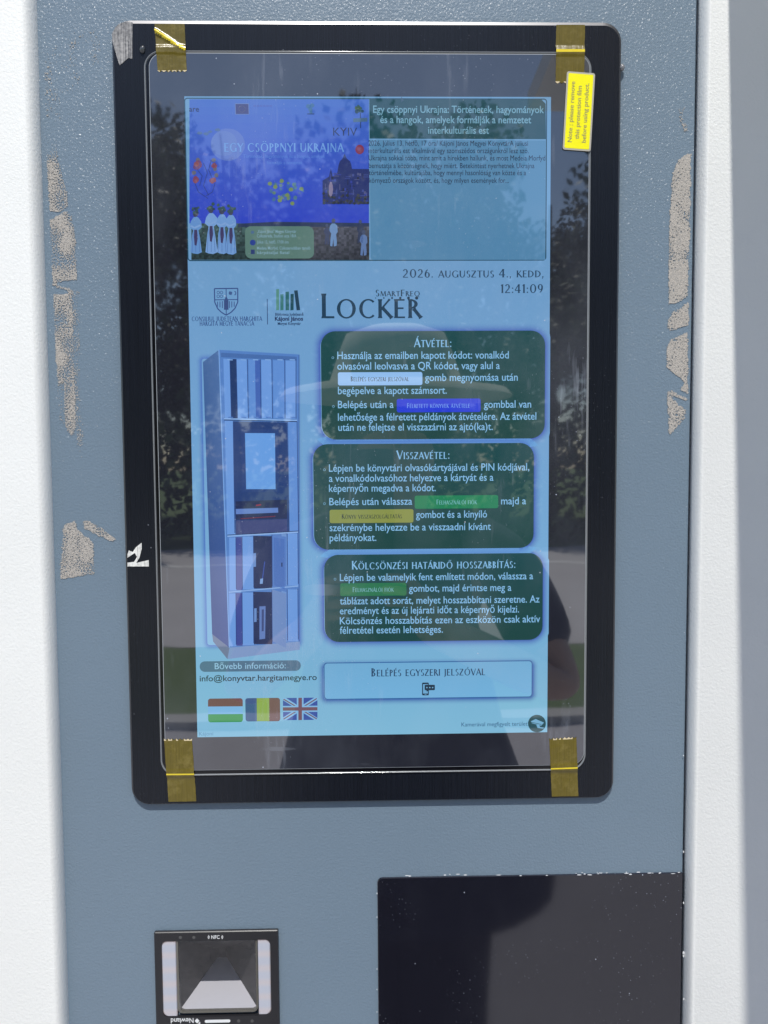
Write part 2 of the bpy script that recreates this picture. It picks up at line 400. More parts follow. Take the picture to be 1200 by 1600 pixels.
LAY = .00011
def bg_at(z):
    t = (tl[1] - z) / (tl[1] - bl[1])
    for (t0, c0), (t1, c1) in zip(rows, rows[1:]):
        if t <= t1: break
    f = min(1, max(0, (t - t0) / (t1 - t0))); return tuple(c0[i] + (c1[i] - c0[i]) * f for i in range(4))
class UI(MB):
    def text(s, txt, x0, x1, y, em, col, lay=3, bold=0.0, rot=0):
        """line of text whose ink spans photo x0..x1, centred on photo row y (em in photo px)"""
        d = DS + lay * LAY
        vs, fs = glyphs(txt, bold)
        xs = [v[0] for v in vs]; lo, hi = min(xs), max(xs)
        a = P(x0, y, d); c = P(x1, y, d); k = (c[0] - a[0]) / (hi - lo)
        zc = (a[1] + c[1]) / 2; e = em * .58 / F
        s.add([(a[0] + (v[0] - lo) * k, -d, zc + (v[1] - .27) * e) for v in vs], fs, 0, col)
    def serif(s, txt, x0, x1, y, cap, col, lay=3, small=.8):
        d = DS + lay * LAY
        polys, w = sc_text(txt, small)
        a = P(x0, y, d); c = P(x1, y, d); k = (c[0] - a[0]) / w; e = cap * .58 / F; zc = (a[1] + c[1]) / 2 - e * .5
        for i, p in enumerate(polys):
            s.poly([(a[0] + x * k, zc + z * e) for x, z in p], d + (i % 12) * .000004, 0, col)
    def px(s, pts, col, lay=1): s.poly([P(u, v, DS + lay * LAY) for u, v in pts], DS + lay * LAY, 0, col)
    def rect(s, x0, y0, x1, y1, r, col, lay=1, n=6):
        d = DS + lay * LAY; a = P(x0, y1, d); c = P(x1, y0, d); m0 = P(x0, y0, d); m1 = P(x1, y1, d)
        q = rrect((a[0] + m0[0]) / 2, (c[0] + m1[0]) / 2, (a[1] + m1[1]) / 2, (c[1] + m0[1]) / 2, max(r, .2) * .58 / F, n)
        if isinstance(col, list):                  # top colour, bottom colour
            zs = [z for _, z in q]; lo, hi = min(zs), max(zs)
            cc = [tuple(col[1][i] + (col[0][i] - col[1][i]) * (z - lo) / (hi - lo) for i in range(4)) for _, z in q]
            s.poly(q, d, 0, cc)
        else: s.poly(q, d, 0, col)
        return q
    def frame(s, x0, y0, x1, y1, r, w, col, lay=1):
        d = DS + lay * LAY; a = P(x0, y1, d); c = P(x1, y0, d); k = .58 / F
        o = rrect(a[0], c[0], a[1], c[1], r * k); i = rrect(a[0] + w * k, c[0] - w * k, a[1] + w * k, c[1] - w * k, max(r - w, .3) * k)
        n = len(o); s.add([(x, -d, z) for x, z in o + i], [[j, (j + 1) % n, n + (j + 1) % n, n + j] for j in range(n)], 0, col)
    def shadow(s, x0, y0, x1, y1, r, w, col, bg, lay=.5, dy=2):
        d = DS + lay * LAY; k = .58 / F; a = P(x0, y1 + dy, d); c = P(x1, y0 + dy, d); vs = []; cs = []; fs = []
        for t in (0, .25, .5, .75, 1):
            g = w * t * k; q = rrect(a[0] - g, c[0] + g, a[1] - g, c[1] + g, r * k + g); n = len(q)
            f = (1 - t) ** 1.6
            xr = lambda z: .1337; q = [(min(x, .1335), z) for x, z in q]; vs += [(x, -d, z) for x, z in q] 
            for x, z in q:
                bb = bg_at(z); cs.append(tuple(bb[i] + (col[i] - bb[i]) * f for i in range(3)) + (1,))
        for t in range(4):
            for j in range(n): fs.append([t * n + j, (t + 1) * n + j, (t + 1) * n + (j + 1) % n, t * n + (j + 1) % n])
        s.add(vs, [f[::-1] for f in fs], 0, cs)
    def line(s, pts, w, col, lay=2):
        d = DS + lay * LAY; q = [P(u, v, d) for u, v in pts]; k = w * .29 / F
        for i in range(len(q) - 1):
            (x0, z0), (x1, z1) = q[i], q[i + 1]; L = math.hypot(x1 - x0, z1 - z0) or 1; nx, nz = -(z1 - z0) / L * k, (x1 - x0) / L * k
            s.poly([(x0 + nx, z0 + nz), (x0 - nx, z0 - nz), (x1 - nx, z1 - nz), (x1 + nx, z1 + nz)], d + i * .000003, 0, col)
    def blob(s, u, v, r, col, lay=2, n=9, asp=1.0, jit=.25):
        s.px([(u + r * math.cos(a) * random.uniform(1 - jit, 1), v + r * asp * math.sin(a) * random.uniform(1 - jit, 1)) for a in [2 * math.pi * i / n for i in range(n)]], col, lay)
def L(r, g, b, k=1.0): return (max(lin(r) * k - .012, 0), max(lin(g) * k - .012, 0), max(lin(b) * k - .012, 0), 1.0)

BG = L(98, 158, 212); INK = L(30, 48, 70); PALE = L(135, 190, 232); TEAL = L(14, 72, 74); GREEN = L(20, 68, 62)
screen = UI()
d0 = DS + .3 * LAY
tl, tr, br, bl = P(288, 150.5, d0), P(861, 151.5, d0), P(855, 1144, d0), P(308.5, 1152, d0)
rows = [(0, L(102, 150, 190)), (.27, L(110, 156, 200)), (.5, L(112, 162, 210)), (.78, L(120, 174, 216)), (.9, L(120, 178, 212)), (1, L(128, 186, 216))]
def at(q, t): return (q[0][0] + (q[1][0] - q[0][0]) * t, q[0][1] + (q[1][1] - q[0][1]) * t)
for (t0, c0), (t1, c1) in zip(rows, rows[1:]):
    screen.poly([at((tl, bl), t1), at((tr, br), t1), at((tr, br), t0), at((tl, bl), t0)], d0, 0, [c1, c1, c0, c0])
scr = screen.build('screen', M_LCD, mon)
def ui(name, u, label=None): return u.build(name, M_LCD, scr, False, label)

# -- event banner, text half
u = UI()
u.frame(293, 154, 855, 408, 5, 1.6, L(26, 66, 84), 1)
u.px([(577, 155), (846, 155.5), (852.5, 162), (853, 217.5), (577.5, 216.5)], L(18, 70, 78), 1.3)
u.px([(577.5, 218.5), (852.5, 219.5), (852, 406), (579, 406)], L(82, 132, 170), 1.2)
hd = L(112, 160, 182)
u.text('Egy csöppnyi Ukrajna: Történetek, hagyományok', 583, 850, 172, 15.2, hd, 3, .012)
u.text('és a hangok, amelyek formálják a nemzetet', 594, 830, 188, 15.2, hd, 3, .012)
u.text('interkulturális est', 669, 764, 204.5, 15.2, hd, 3, .012)
for (t, x1, y) in (('2026. Július 13, hétfő, 17 óra/ Kájoni János Megyei KönyvtárA júliusi', 825, 224.5), ('interkulturális est alkalmával egy szomszédos országunkról lesz szó.', 826, 236), ('Ukrajna sokkal több, mint amit a hírekben hallunk, és most Medeia Morfyd', 852, 247.5), ('bemutatja a közönségnek, hogy miért. Betekintést nyerhetnek Ukrajna', 835, 259.5), ('történelmébe, kultúrájába, hogy mennyi hasonlóság van közte és a', 822, 270.5), ('környező országok között, és, hogy milyen események for...', 795, 282.5)):
    u.text(t, 575.5 + (y - 224) * .02, x1, y, 11, L(14, 32, 54), 3)
u.px([(627, 151), (627, 160), (629.5, 157.5), (631.5, 157.5)], L(60, 84, 104), 3)
ui('event_banner', u)
# -- event poster
u = UI()
d1 = DS + 1.4 * LAY
def pg(x0, y0, x1, y1, nx, ny, fn, lay):
    for j in range(ny):
        for i in range(nx):
            xa, xb = x0 + (x1 - x0) * i / nx, x0 + (x1 - x0) * (i + 1) / nx; ya, yb = y0 + (y1 - y0) * j / ny, y0 + (y1 - y0) * (j + 1) / ny
            u.px([(xa, ya), (xb, ya), (xb, yb), (xa, yb)], fn((i + .5) / nx, (j + .5) / ny), lay)
c_top, c_bot = (64, 104, 190), (44, 64, 190)
pg(296, 155, 576.5, 349, 1, 16, lambda a, t: L(*[c_top[i] + (c_bot[i] - c_top[i]) * t for i in range(3)]), 1.4)
def field(a, t):
    k = random.uniform(.72, 1.2); dk = 1 - .45 * t
    return L(*[min(255, v * k * dk) for v in ((66, 92, 92) if a < .5 else (84, 86, 100))])
pg(299, 349, 577, 406, 70, 16, field, 1.4)
u.px([(372, 349.5), (430, 346.5), (500, 347.5), (577, 348.5), (577, 354), (372, 355)], L(40, 52, 84), 1.7)
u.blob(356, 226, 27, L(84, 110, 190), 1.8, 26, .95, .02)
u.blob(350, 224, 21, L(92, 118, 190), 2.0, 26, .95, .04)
u.text('are', 295.5, 311, 171, 11.5, L(34, 44, 80), 3, .01)
u.px([(367, 161.5), (389, 161.5), (389.5, 179), (367.5, 179)], L(96, 120, 180), 2.0); u.px([(368, 162.5), (388, 162.5), (388.5, 178), (368.5, 178)], L(50, 50, 112), 2.3)
for k in range(12):
    a = k * math.pi / 6; u.blob(378.2 + 5 * math.cos(a), 170.3 + 5 * math.sin(a), .8, L(90, 90, 110), 2.6, 5)
for k in range(6): u.px([(396 + k * 5, 164), (400 + k * 5, 164), (400 + k * 5, 167), (396 + k * 5, 167)], L(66, 92, 178), 2)
for (x, y, r) in ((482, 166, 4), (488, 165, 4), (485, 171, 4), (486, 176, 3)): u.blob(x, y, r, L(60, 104, 150), 2.0)
u.line([(480, 178), (491, 178)], 1.5, L(34, 56, 110), 2.4)
for k in range(12): u.blob(561 + random.uniform(-7, 7), 170 + random.uniform(-5, 5), random.uniform(2, 4), L(*random.choice([(40, 70, 90), (56, 92, 96), (70, 96, 80)])), 2 + k * .03)
u.line([(563, 176), (563.5, 200)], 1.4, L(40, 56, 100), 2.5)
u.px([(552, 185), (574, 184), (574, 190), (552, 191)], L(70, 100, 130), 2.6)
u.text('KYIV', 520.5, 558, 207, 17, L(28, 38, 82), 3)
u.serif('EGY CSÖPPNYI UKRAJNA', 350, 537, 230.5, 12.5, L(104, 150, 214), 3.2)
u.text('Történetek, hagyományok és a hangok, amelyek', 380, 508, 244.5, 7.5, L(82, 122, 204), 3)
u.text('formálják a nemzetet', 417, 472, 254.5, 7.5, L(80, 120, 202), 3)
u.blob(562, 233.5, 7, L(124, 46, 74), 2.4, 18, 1.08, .03)
# cathedral silhouette
dk = L(28, 40, 92)
u.px([(504, 319), (504, 282), (514, 276), (517, 263), (520, 276), (527, 270), (529, 258), (531, 252), (535, 248), (538.5, 240), (542, 248), (547, 252), (549, 258), (550, 264), (577, 264), (577, 319)], L(34, 44, 104), 1.9)
for k in range(60):
    x, y = random.uniform(506, 574), random.uniform(268, 316); w, h = random.choice([(1.2, 9), (8, 1.2), (3, 4)])
    u.px([(x, y), (x + w, y), (x + w, y + h), (x, y + h)], L(*random.choice([(62, 74, 140), (24, 30, 62), (80, 84, 128), (50, 62, 150)])), 2.1 + k * .01)
for k in range(70): u.blob(random.uniform(505, 576), 318 - abs(random.gauss(0, 7)), random.uniform(1, 3), L(*random.choice([(36, 42, 52), (60, 62, 74), (48, 50, 60)])), 2.8 + k * .005)
u.blob(517, 296, 4, L(128, 118, 150), 3.2, 10, 3.2)
# flower map
for k in range(28):
    a, r = random.uniform(0, 6.28), random.random() ** .5
    x, y = 446 + 28 * r * math.cos(a), 297 + 13 * r * math.sin(a) + (6 if abs(a - 1.5) < 1 else 0)
    u.blob(x, y, random.uniform(2, 4.2), L(*random.choice([(84, 118, 110), (62, 100, 150), (100, 128, 100), (56, 92, 170), (74, 112, 140)])), 2 + k * .01)
for (x, y) in ((422, 287), (430, 292), (455, 296), (449, 305), (471, 295), (437, 313), (457, 318), (440, 283)): u.blob(x, y, 4, L(112, 134, 84), 2.7)
# red flower garland
for (x, y, r) in ((308, 258, 7), (334, 258, 4.5), (305, 281, 5.5), (332, 283, 6)): 
    for k in range(4): u.blob(x + random.uniform(-2, 2), y + random.uniform(-2, 2), r * random.uniform(.6, 1), L(*random.choice([(120, 62, 90), (132, 74, 84), (96, 60, 110)])), 2.4 + k * .04)
for (x, y) in ((336, 264), (303, 270), (334, 250), (309, 250), (338, 274)): u.blob(x, y, 4, L(96, 96, 112), 2.3)
for pts in ([(304, 285), (310, 300), (325, 310)], [(336, 286), (332, 300), (322, 306)], [(318, 255), (324, 270), (318, 290), (326, 305)], [(330, 250), (326, 265), (332, 280)], [(306, 262), (316, 275), (312, 290)]): u.line(pts, .9, L(40, 52, 110), 2.2)
for (x, y, r) in ((312, 208, 5), (328, 206, 4), (340, 203, 5), (322, 209, 5)): u.blob(x, y, r, L(70, 100, 150), 2.1, 9, .6)
# women in white
for i, (x, y, h) in enumerate(((306, 328, 72), (330, 322, 78), (347, 324, 76), (361, 325, 76))):
    c1 = L(*random.choice([(108, 150, 206), (98, 142, 200), (116, 156, 210)])); c2 = L(80, 116, 176); ly = 2.2 + i * .12
    w = random.uniform(.9, 1.15); f = h - 6
    u.px([(x - 4, y + 12), (x, y + 10), (x + 4, y + 12), (x + 8 * w, y + 18), (x + 9 * w, y + 27), (x + 4, y + 32), (x + 6, y + f * .62), (x + 9 * w, y + f), (x + 3, y + f + 3), (x - 4, y + f + 2), (x - 8 * w, y + f), (x - 6, y + f * .6), (x - 4, y + 32), (x - 9 * w, y + 27), (x - 8, y + 18)], c1, ly)
    for q_ in range(3): u.line([(x - 4 + 4 * q_ + random.uniform(-1, 1), y + 36), (x - 6 + 6 * q_, y + f)], .8, c2, ly + .03)
    u.px([(x - 2.5, y + 31), (x + 2, y + 31), (x + 3, y + 44), (x + 1, y + 56), (x - 2, y + 55), (x - 3, y + 42)], L(62, 56, 96), ly + .05)
    u.line([(x - 8, y + 25), (x - 2, y + 28), (x + 7, y + 24)], 2.4, L(124, 160, 210), ly + .07)
    u.blob(x - .5, y + 6, 4.4, L(56, 60, 84), ly + .06, 12, 1.25, .1)
    for q_ in range(9): u.blob(x + random.uniform(-6, 6), y + random.uniform(-4, 6), random.uniform(1.8, 3.2), L(*random.choice([(46, 74, 78), (56, 84, 88), (40, 56, 80)])), ly + .08 + q_ * .002)
for (x, y, s, c) in ((511, 350, .9, (58, 66, 96)), (521, 342, 1.2, (104, 138, 184)), (563, 344, 1, (48, 56, 84)), (568, 360, 1.1, (92, 118, 166))):
    u.px([(x + a * s, y + b_ * s) for a, b_ in ((-2, 6), (2, 6), (5, 9), (5.5, 17), (3.5, 20), (4.5, 30), (4, 35), (.6, 36), (0, 26), (-1.5, 36), (-4.4, 35), (-3.8, 26), (-3, 19), (-5.5, 15), (-4.5, 9))], L(*c), 2.4)
    u.blob(x, y + 2.5 * s, 3 * s, L(66, 76, 104), 2.5, 10, 1.2)
u.rect(383, 353.5, 490.5, 404, 9, L(88, 120, 112), 3.0)
tx = L(124, 160, 176)
for (t, x1, y) in (('„Kájoni János" Megyei Könyvtár', 463, 362), ('Csíkszereda, Stadion utca 18/A', 463, 369), ('Július 13, hétfő, 17:00 óra', 451, 378.5), ('Medeia Morfyd, Csíkszeredában tanuló', 485, 388), ('kárpátaljai fiatal', 452, 395)): u.text(t, 401.5, x1, y, 6.6, tx, 3.6, .01)
u.blob(395, 379, 4.6, L(38, 60, 140), 3.4, 14, 1, .03); u.px([(392, 390), (398, 390), (398, 397), (392, 397)], L(44, 60, 110), 3.4); u.blob(394.5, 363, 3, L(74, 104, 140), 3.4)
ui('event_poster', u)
# -- date and clock
u = UI(); g = L(40, 66, 92)
u.serif('2026. augusztus 4., kedd,', 629, 850, 427, 12.5, g, 2, .82)
u.serif('12:41:09', 782, 849, 451, 13, g, 2)
ui('clock_display', u)
# -- logos
u = UI(); c1 = L(52, 72, 128)
sh = [(335, 451), (371.5, 450.5), (371.5, 472), (367, 482), (361, 488), (353.5, 492.5), (346, 488), (340, 482), (335.5, 472)]
u.line(sh + [sh[0]], 1.6, c1, 2)
u.line([(353.3, 451), (353.5, 492)], 1.2, c1, 2.3); u.line([(335.5, 468.5), (371.5, 468)], 1.2, c1, 2.3)
for (x, y) in ((341, 457), (346, 457), (341, 463), (346, 463)): u.line([(x + 2.2 * math.cos(a * .9), y + 2.2 * math.sin(a * .9)) for a in range(8)], .7, c1, 2)
u.blob(360, 458, 3.4, L(64, 90, 140), 2.2, 12); u.line([(366 + 2.6 * math.cos(a), 458 + 3 * math.sin(a)) for a in (-1.4, -.7, 0, .7, 1.4)], 1.3, c1, 2.2)
for k in range(8): x = 340 + k * 3.7; u.line([(x, 470 + abs(353 - x) * .1), (x, 483 - abs(353 - x) * .3)], 1.3, L(60, 84, 138), 2.1)
u.px([(350, 484), (350, 470), (353.5, 462), (357, 470), (357, 484)], L(58, 78, 128), 2.4)
u.serif('CONSILIUL JUDEȚEAN HARGHITA', 299.5, 409.5, 498, 6.6, L(38, 60, 120), 2)
u.serif('HARGITA MEGYE TANÁCSA', 312, 397, 505.5, 6.6, L(38, 60, 120), 2)
ui('county_crest', u)
u = UI()
u.line([(417.5, 467), (418, 507)], 1.2, L(50, 76, 120), 2)
for (x0, x1, y0, t, c) in ((431.5, 436, 452, 0, (84, 138, 128)), (438, 443, 460, 0, (58, 116, 116)), (446, 451.5, 456, .3, (44, 100, 104)), (454, 459, 459.5, -.3, (24, 74, 86)), (459.5, 465, 454, 4, (14, 60, 82))):
    u.px([(x0, y0), (x1, y0 - .5), (x1 + t, 484.5), (x0 + t, 485)], L(*c), 2)
u.text('Biblioteca Județeană', 430, 474, 491.5, 6, L(24, 48, 84), 2, .02); u.text('Kájoni János', 429.5, 473.5, 498.5, 8.6, L(16, 38, 80), 2, .03); u.text('Megyei Könyvtár', 434, 470, 506, 6, L(24, 48, 84), 2, .02)
ui('library_logo', u)
u = UI(); lk = L(16, 58, 82)
u.serif('L', 501.5, 523, 478, 37, lk, 2); u.serif('OCKER', 525, 658, 482.3, 28.5, lk, 2)
u.serif('SmartFreq', 586.5, 656, 457.8, 9.8, L(38, 62, 84), 2.6, .78)
for k in range(6): u.blob(587 + k * 12.8, 465.6, .9 + k * .35, L(24, 54, 76), 3, 10, 1, .02)
ui('locker_logo', u)
# -- picture of a locker
u = UI()
def q(a, b_): return (290 + a / 3.137, 530 + b_ / 3.137)
u.shadow(324, 560, 462, 1008, 4, 9, L(74, 112, 190), L(99, 158, 214), .5, 0)
u.px([q(85, 112), q(163, 52), q(215, 1512), q(130, 1445)], [L(62, 98, 152), L(74, 110, 164), L(52, 74, 140), L(44, 66, 130)][::1], 1)
u.px([q(163, 52), q(556, 75), q(556, 1482), q(213, 1512)], L(84, 128, 196), 1)
u.px([q(130, 1445), q(215, 1512), q(560, 1482), q(560, 1522), q(205, 1568), q(135, 1482)], L(122, 150, 196), .9)
u.px([q(130, 1445), q(215, 1512), q(205, 1568), q(135, 1482)], L(104, 118, 150), 1.05)
lt, md, dkk = L(108, 154, 222), L(96, 142, 212), L(34, 56, 104)
def door(x0, y0, x1, y1, c, sl=0.0, lay=1.4): u.px([q(x0, y0), q(x1, y0 + (x1 - x0) * .02), q(x1 + sl, y1 - (x1 - x0) * .0), q(x0 + sl, y1)], c, lay)
u.px([q(172, 66), q(545, 86), q(545, 104), q(173, 88)], L(70, 108, 170), 1.3)
for i, (a, b_, c) in enumerate(((185, 218, lt), (218, 248, dkk), (250, 300, lt), (309, 340, md), (340, 366, L(66, 100, 178)), (371, 420, lt), (429, 484, md), (490, 540, lt))): door(a, 96 + (a - 185) * .03, b_, 388, c, 8 * (1 - (a - 185) / 355), 1.4 + i * .02)
for a in (218, 249, 303, 367, 424, 487, 542): u.line([q(a - 1, 98), q(a + 8 * (1 - (a - 185) / 355) - 1, 388)], 1.0, L(40, 66, 124), 1.7 + a * .0002)
for a in (205, 270, 330, 390, 450, 510): u.px([q(a, 98), q(a + 26, 99), q(a + 26, 104), q(a, 103)], L(128, 170, 226), 1.75); u.px([q(a + 4, 380), q(a + 28, 381), q(a + 28, 386), q(a + 4, 385)], L(76, 118, 190), 1.76)
for a in (233, 500, 546): u.line([q(a, 402), q(a + 8, 950)], 1.0, L(44, 70, 128), 2.05 + a * .0001)
u.line([q(188, 390), q(546, 398)], 1.6, L(140, 180, 232), 1.9); u.line([q(188, 396), q(546, 404)], 1.2, L(26, 44, 84), 1.8)
door(192, 400, 235, 958, lt, 12); door(232, 402, 497, 955, L(38, 62, 116), 12, 1.5); door(500, 404, 545, 948, md, 5)
u.px([q(272, 440), q(455, 440), q(458, 748), q(277, 750)], L(42, 66, 122), 1.8); u.px([q(291, 460), q(438, 461), q(441, 735), q(297, 735)], L(104, 158, 226), 2.1)
u.px([q(245, 795), q(497, 786), q(498, 880), q(247, 885)], L(34, 44, 84), 1.9); u.px([q(246, 832), q(453, 826), q(454, 850), q(247, 858)], L(96, 128, 196), 2.2)
u.line([q(345, 815), q(370, 811)], 2.2, L(140, 50, 76), 2.4); u.line([q(270, 880), q(440, 868)], 1.4, L(110, 48, 70), 2.4)
u.px([q(247, 890), q(498, 882), q(498, 950), q(248, 958)], L(62, 70, 120), 1.95)
u.line([q(205, 966), q(552, 946)], 2, L(140, 178, 230), 2.4); u.line([q(205, 960), q(552, 940)], 1, L(26, 44, 84), 2.3)
for (y0, y1) in ((972, 1232), (1246, 1505)):
    k = -(y0 - 972) * .02
    for i, (a, b_, c) in enumerate(((213, 246, lt), (246, 276, L(64, 76, 148)), (278, 332, lt), (332, 422, L(34, 44, 84)), (424, 470, L(84, 122, 190)), (470, 494, L(110, 148, 206)), (500, 550, lt))): door(a, y0 - (a - 213) * .07, b_, y1 - (a - 213) * .085, c, 3, 1.5 + i * .02)
for a in (246, 277, 332, 423, 498, 550):
    for y0, y1 in ((972, 1228), (1246, 1500)): u.line([q(a, y0 - (a - 213) * .07), q(a + 2, y1 - (a - 213) * .085)], .9, L(40, 62, 120), 2.35 + a * .0001)
u.line([q(212, 1240), q(552, 1210)], 1.8, L(136, 174, 226), 2.4)
u.px([q(330, 1050), q(345, 1048), q(345, 1115), q(330, 1117)], L(104, 140, 200), 2.4); u.px([q(336, 1320), q(348, 1318), q(348, 1385), q(336, 1387)], L(104, 140, 200), 2.4)
u.line([q(388, 1090), q(376, 1180)], 1.4, L(60, 84, 170), 2.4); u.px([q(366, 1175), q(380, 1172), q(378, 1198), q(364, 1200)], L(126, 164, 220), 2.5)
u.px([q(362, 1310), q(392, 1308), q(390, 1468), q(362, 1472)], L(96, 124, 186), 2.4); u.px([q(373, 1325), q(384, 1324), q(383, 1430), q(373, 1432)], L(56, 70, 120), 2.6)
u.px([q(424, 960), q(492, 968), q(494, 1240), q(424, 1218)], L(84, 124, 194), 2.2); u.px([q(432, 972), q(484, 980), q(486, 1226), q(434, 1206)], L(74, 112, 184), 2.4)
u.px([q(424, 1226), q(494, 1248), q(492, 1512), q(424, 1480)], L(110, 140, 194), 2.2)
u.line([q(472, 1095), q(472, 1115)], 1.8, L(30, 44, 84), 2.6); u.line([q(556, 76), q(556, 1482)], 1.2, L(60, 94, 156), 2); u.line([q(163, 52), q(214, 1512)], 1.4, L(120, 164, 224), 2)
ui('locker_picture', u)
# -- three instruction boxes with their inline buttons
SHD = L(66, 92, 178)
def ibox(x0, y0, x1, y1, title, tx0, tx1, ty, lines, bullets, name):
    u = UI(); u.shadow(x0, y0, x1, y1, 22, 13, SHD, BG, .6, 1)
    u.rect(x0, y0, x1, y1, 22, [TEAL, GREEN], 1, 8)
    u.serif(title, tx0, tx1, ty, 13.2, PALE, 3.2)
    for t, a, b_, y in lines: u.text(t, a, b_, y, 16.4, PALE, 3, .006)
    for (x, y) in bullets: u.line([(x + 1.7 * math.cos(a * .79), y + 1.7 * math.sin(a * .79)) for a in range(9)], .8, L(110, 160, 190), 2.5)
    ui('instruction_box', u, name)
def ibutton(x0, y0, x1, y1, col, txt, a, b_, tc, name):
    u = UI(); u.rect(x0, y0, x1, y1, 3, col, 2); u.serif(txt, a, b_, (y0 + y1) / 2, 7.4, tc, 3.3); ui('inline_button', u, name)
ibox(502, 517, 851.5, 686, 'Átvétel:', 647, 706, 535.5,
     [('Használja az emailben kapott kódot: vonalkód', 527, 795, 556), ('olvasóval leolvasva a QR kódot, vagy alul a', 527, 781, 572.5), ('gomb megnyomása után', 664, 809, 590.5), ('begépelve a kapott számsort.', 528, 698, 611), ('Belépés után a', 528, 615, 633), ('gombbal van', 756, 830, 632.5), ('lehetősége a félretett példányok átvételére. Az átvétel', 528, 838, 652), ('után ne felejtse el visszazárni az ajtó(ka)t.', 528.5, 770, 668)], [(520, 559), (521, 635)], 'green text box about collecting, topmost of three')
ibutton(528, 581.5, 660, 602, L(140, 186, 236), 'Belépés egyszeri jelszóval', 548, 639, INK, 'pale blue inline button')
ibutton(620, 623, 751, 644, L(36, 58, 214), 'Félretett könyvek átvétele', 636, 734, L(120, 160, 236), 'bright blue inline button')
ibox(490, 693, 834, 857.5, 'Visszavétel:', 620, 703, 710.5,
     [('Lépjen be könyvtári olvasókártyájával és PIN kódjával,', 514, 827, 731.5), ('a vonalkódolvasóhoz helyezve a kártyát és a', 514, 771, 747.5), ('képernyőn megadva a kódot.', 514, 681, 763.5), ('Belépés után válassza', 514.5, 644, 784.5), ('majd a', 783, 822, 783.5), ('gombot és a kinyíló', 650, 761, 804.5), ('szekrénybe helyezze be a visszaadni kívánt', 515, 767, 824.5), ('példányokat.', 515, 588, 841)], [(507, 734), (507, 787)], 'green text box about returning, middle of three')
ibutton(648, 774, 778.5, 794.5, L(22, 128, 84), 'Felhasználói fiók', 682, 745, L(120, 184, 190), 'green inline button')
ibutton(515, 796, 646, 817, L(136, 146, 66), 'Könyv visszaszolgáltatás', 534, 628, L(34, 50, 56), 'olive yellow inline button')
ibox(507, 865.5, 848, 1001.5, 'Kölcsönzési határidő hosszabbítás:', 549.5, 806, 882,
     [('Lépjen be valamelyik fent említett módon, válassza a', 531, 833, 902), ('gombot, majd érintse meg a', 639, 799, 919.5), ('táblázat adott sorát, melyet hosszabbítani szeretne. Az', 531, 843, 938.5), ('eredményt és az új lejárati időt a képernyő kijelzi.', 531, 811, 954), ('Kölcsönzés hosszabbítás ezen az eszközön csak aktív', 531, 844, 969.5), ('félretétel esetén lehetséges.', 531, 692, 985)], [(523.5, 905)], 'green text box about extending a loan, lowest of three')
ibutton(531.5, 911, 635, 931, L(40, 116, 74), 'Felhasználói fiók', 551, 615, L(124, 180, 190), 'mossy green inline button')
# -- login button
u = UI(); u.shadow(506, 1034, 832, 1091.5, 5, 10, L(60, 96, 168), L(106, 168, 220), .6, 2)
u.rect(506, 1033.5, 832, 1091.5, 5, L(54, 104, 160), 1); u.rect(507.4, 1035, 830.6, 1090, 4.5, [L(112, 172, 212), L(116, 178, 220)], 1.6)
u.serif('Belépés egyszeri jelszóval', 580, 758, 1049.5, 13, L(38, 62, 92), 3)
ic = L(30, 50, 66)
u.rect(659.5, 1066.5, 670, 1086.5, 1.6, ic, 2); u.rect(661, 1069, 668.6, 1083.6, .6, L(110, 170, 212), 2.4); u.rect(663.5, 1070, 679.5, 1078.5, 1.5, ic, 2.8); u.px([(666, 1078), (670, 1078), (667, 1081)], ic, 2.8)
for x in (667, 671.5, 676): u.blob(x, 1074.3, 1.3, L(120, 180, 220), 3.2, 8)
u.line([(663.5, 1085), (666.5, 1085)], .8, L(110, 170, 212), 2.6)
ui('login_button', u)
# -- contact line, flags, camera notice
u = UI(); u.rect(312, 1032.5, 470, 1049, 8, L(76, 112, 138), 1); u.text('Bővebb információ:', 335.5, 446.5, 1041.2, 14, L(150, 198, 226), 2.4); ui('info_heading', u)
u = UI(); u.text('info@konyvtar.hargitamegye.ro', 312, 495, 1060, 13.2, L(28, 50, 58), 2, .011)
ui('email_line', u)
u = UI(); u.text('Kájoni', 311, 333, 1147, 8.5, L(86, 140, 178), 2)
ui('page_footer', u)
u = UI(); u.rect(325, 1091.3, 379.3, 1128.3, 4, L(120, 178, 226), 1); u.rect(325, 1091.3, 379.3, 1103.6, [.2, 4, 4, .2][1], L(108, 72, 72), 1.5); u.px([(325, 1099), (379.3, 1098.4), (379.3, 1103.6), (325, 1104)], L(108, 72, 72), 1.8)
u.rect(325.3, 1116, 379.5, 1128.4, 4, L(44, 144, 72), 1.5); u.px([(325.2, 1116), (379.4, 1115.6), (379.5, 1121), (325.2, 1121)], L(44, 144, 72), 1.8)
ui('flag_button', u, 'red, white and green flag'); 
u = UI(); u.rect(383.5, 1090.6, 437.7, 1127, 4, L(46, 84, 132), 1); u.rect(414, 1090.6, 437.7, 1127, 4, L(108, 74, 70), 1.4); u.px([(401, 1090.8), (420.6, 1090.6), (420.8, 1126.8), (401.4, 1127)], L(134, 166, 62), 1.9)
ui('flag_button', u, 'blue, yellow and red flag')
u = UI(); x0, x1, y0, y1 = 442, 496, 1090, 1125.3; wt = L(128, 182, 224); bl_ = L(46, 76, 158); rd = L(112, 74, 84)
u.px([(x0, y0 + .6), (x1, y0), (x1, y1 - .6), (x0 + .4, y1)], bl_, 1)
mx_, my_ = (x0 + x1) / 2, (y0 + y1) / 2
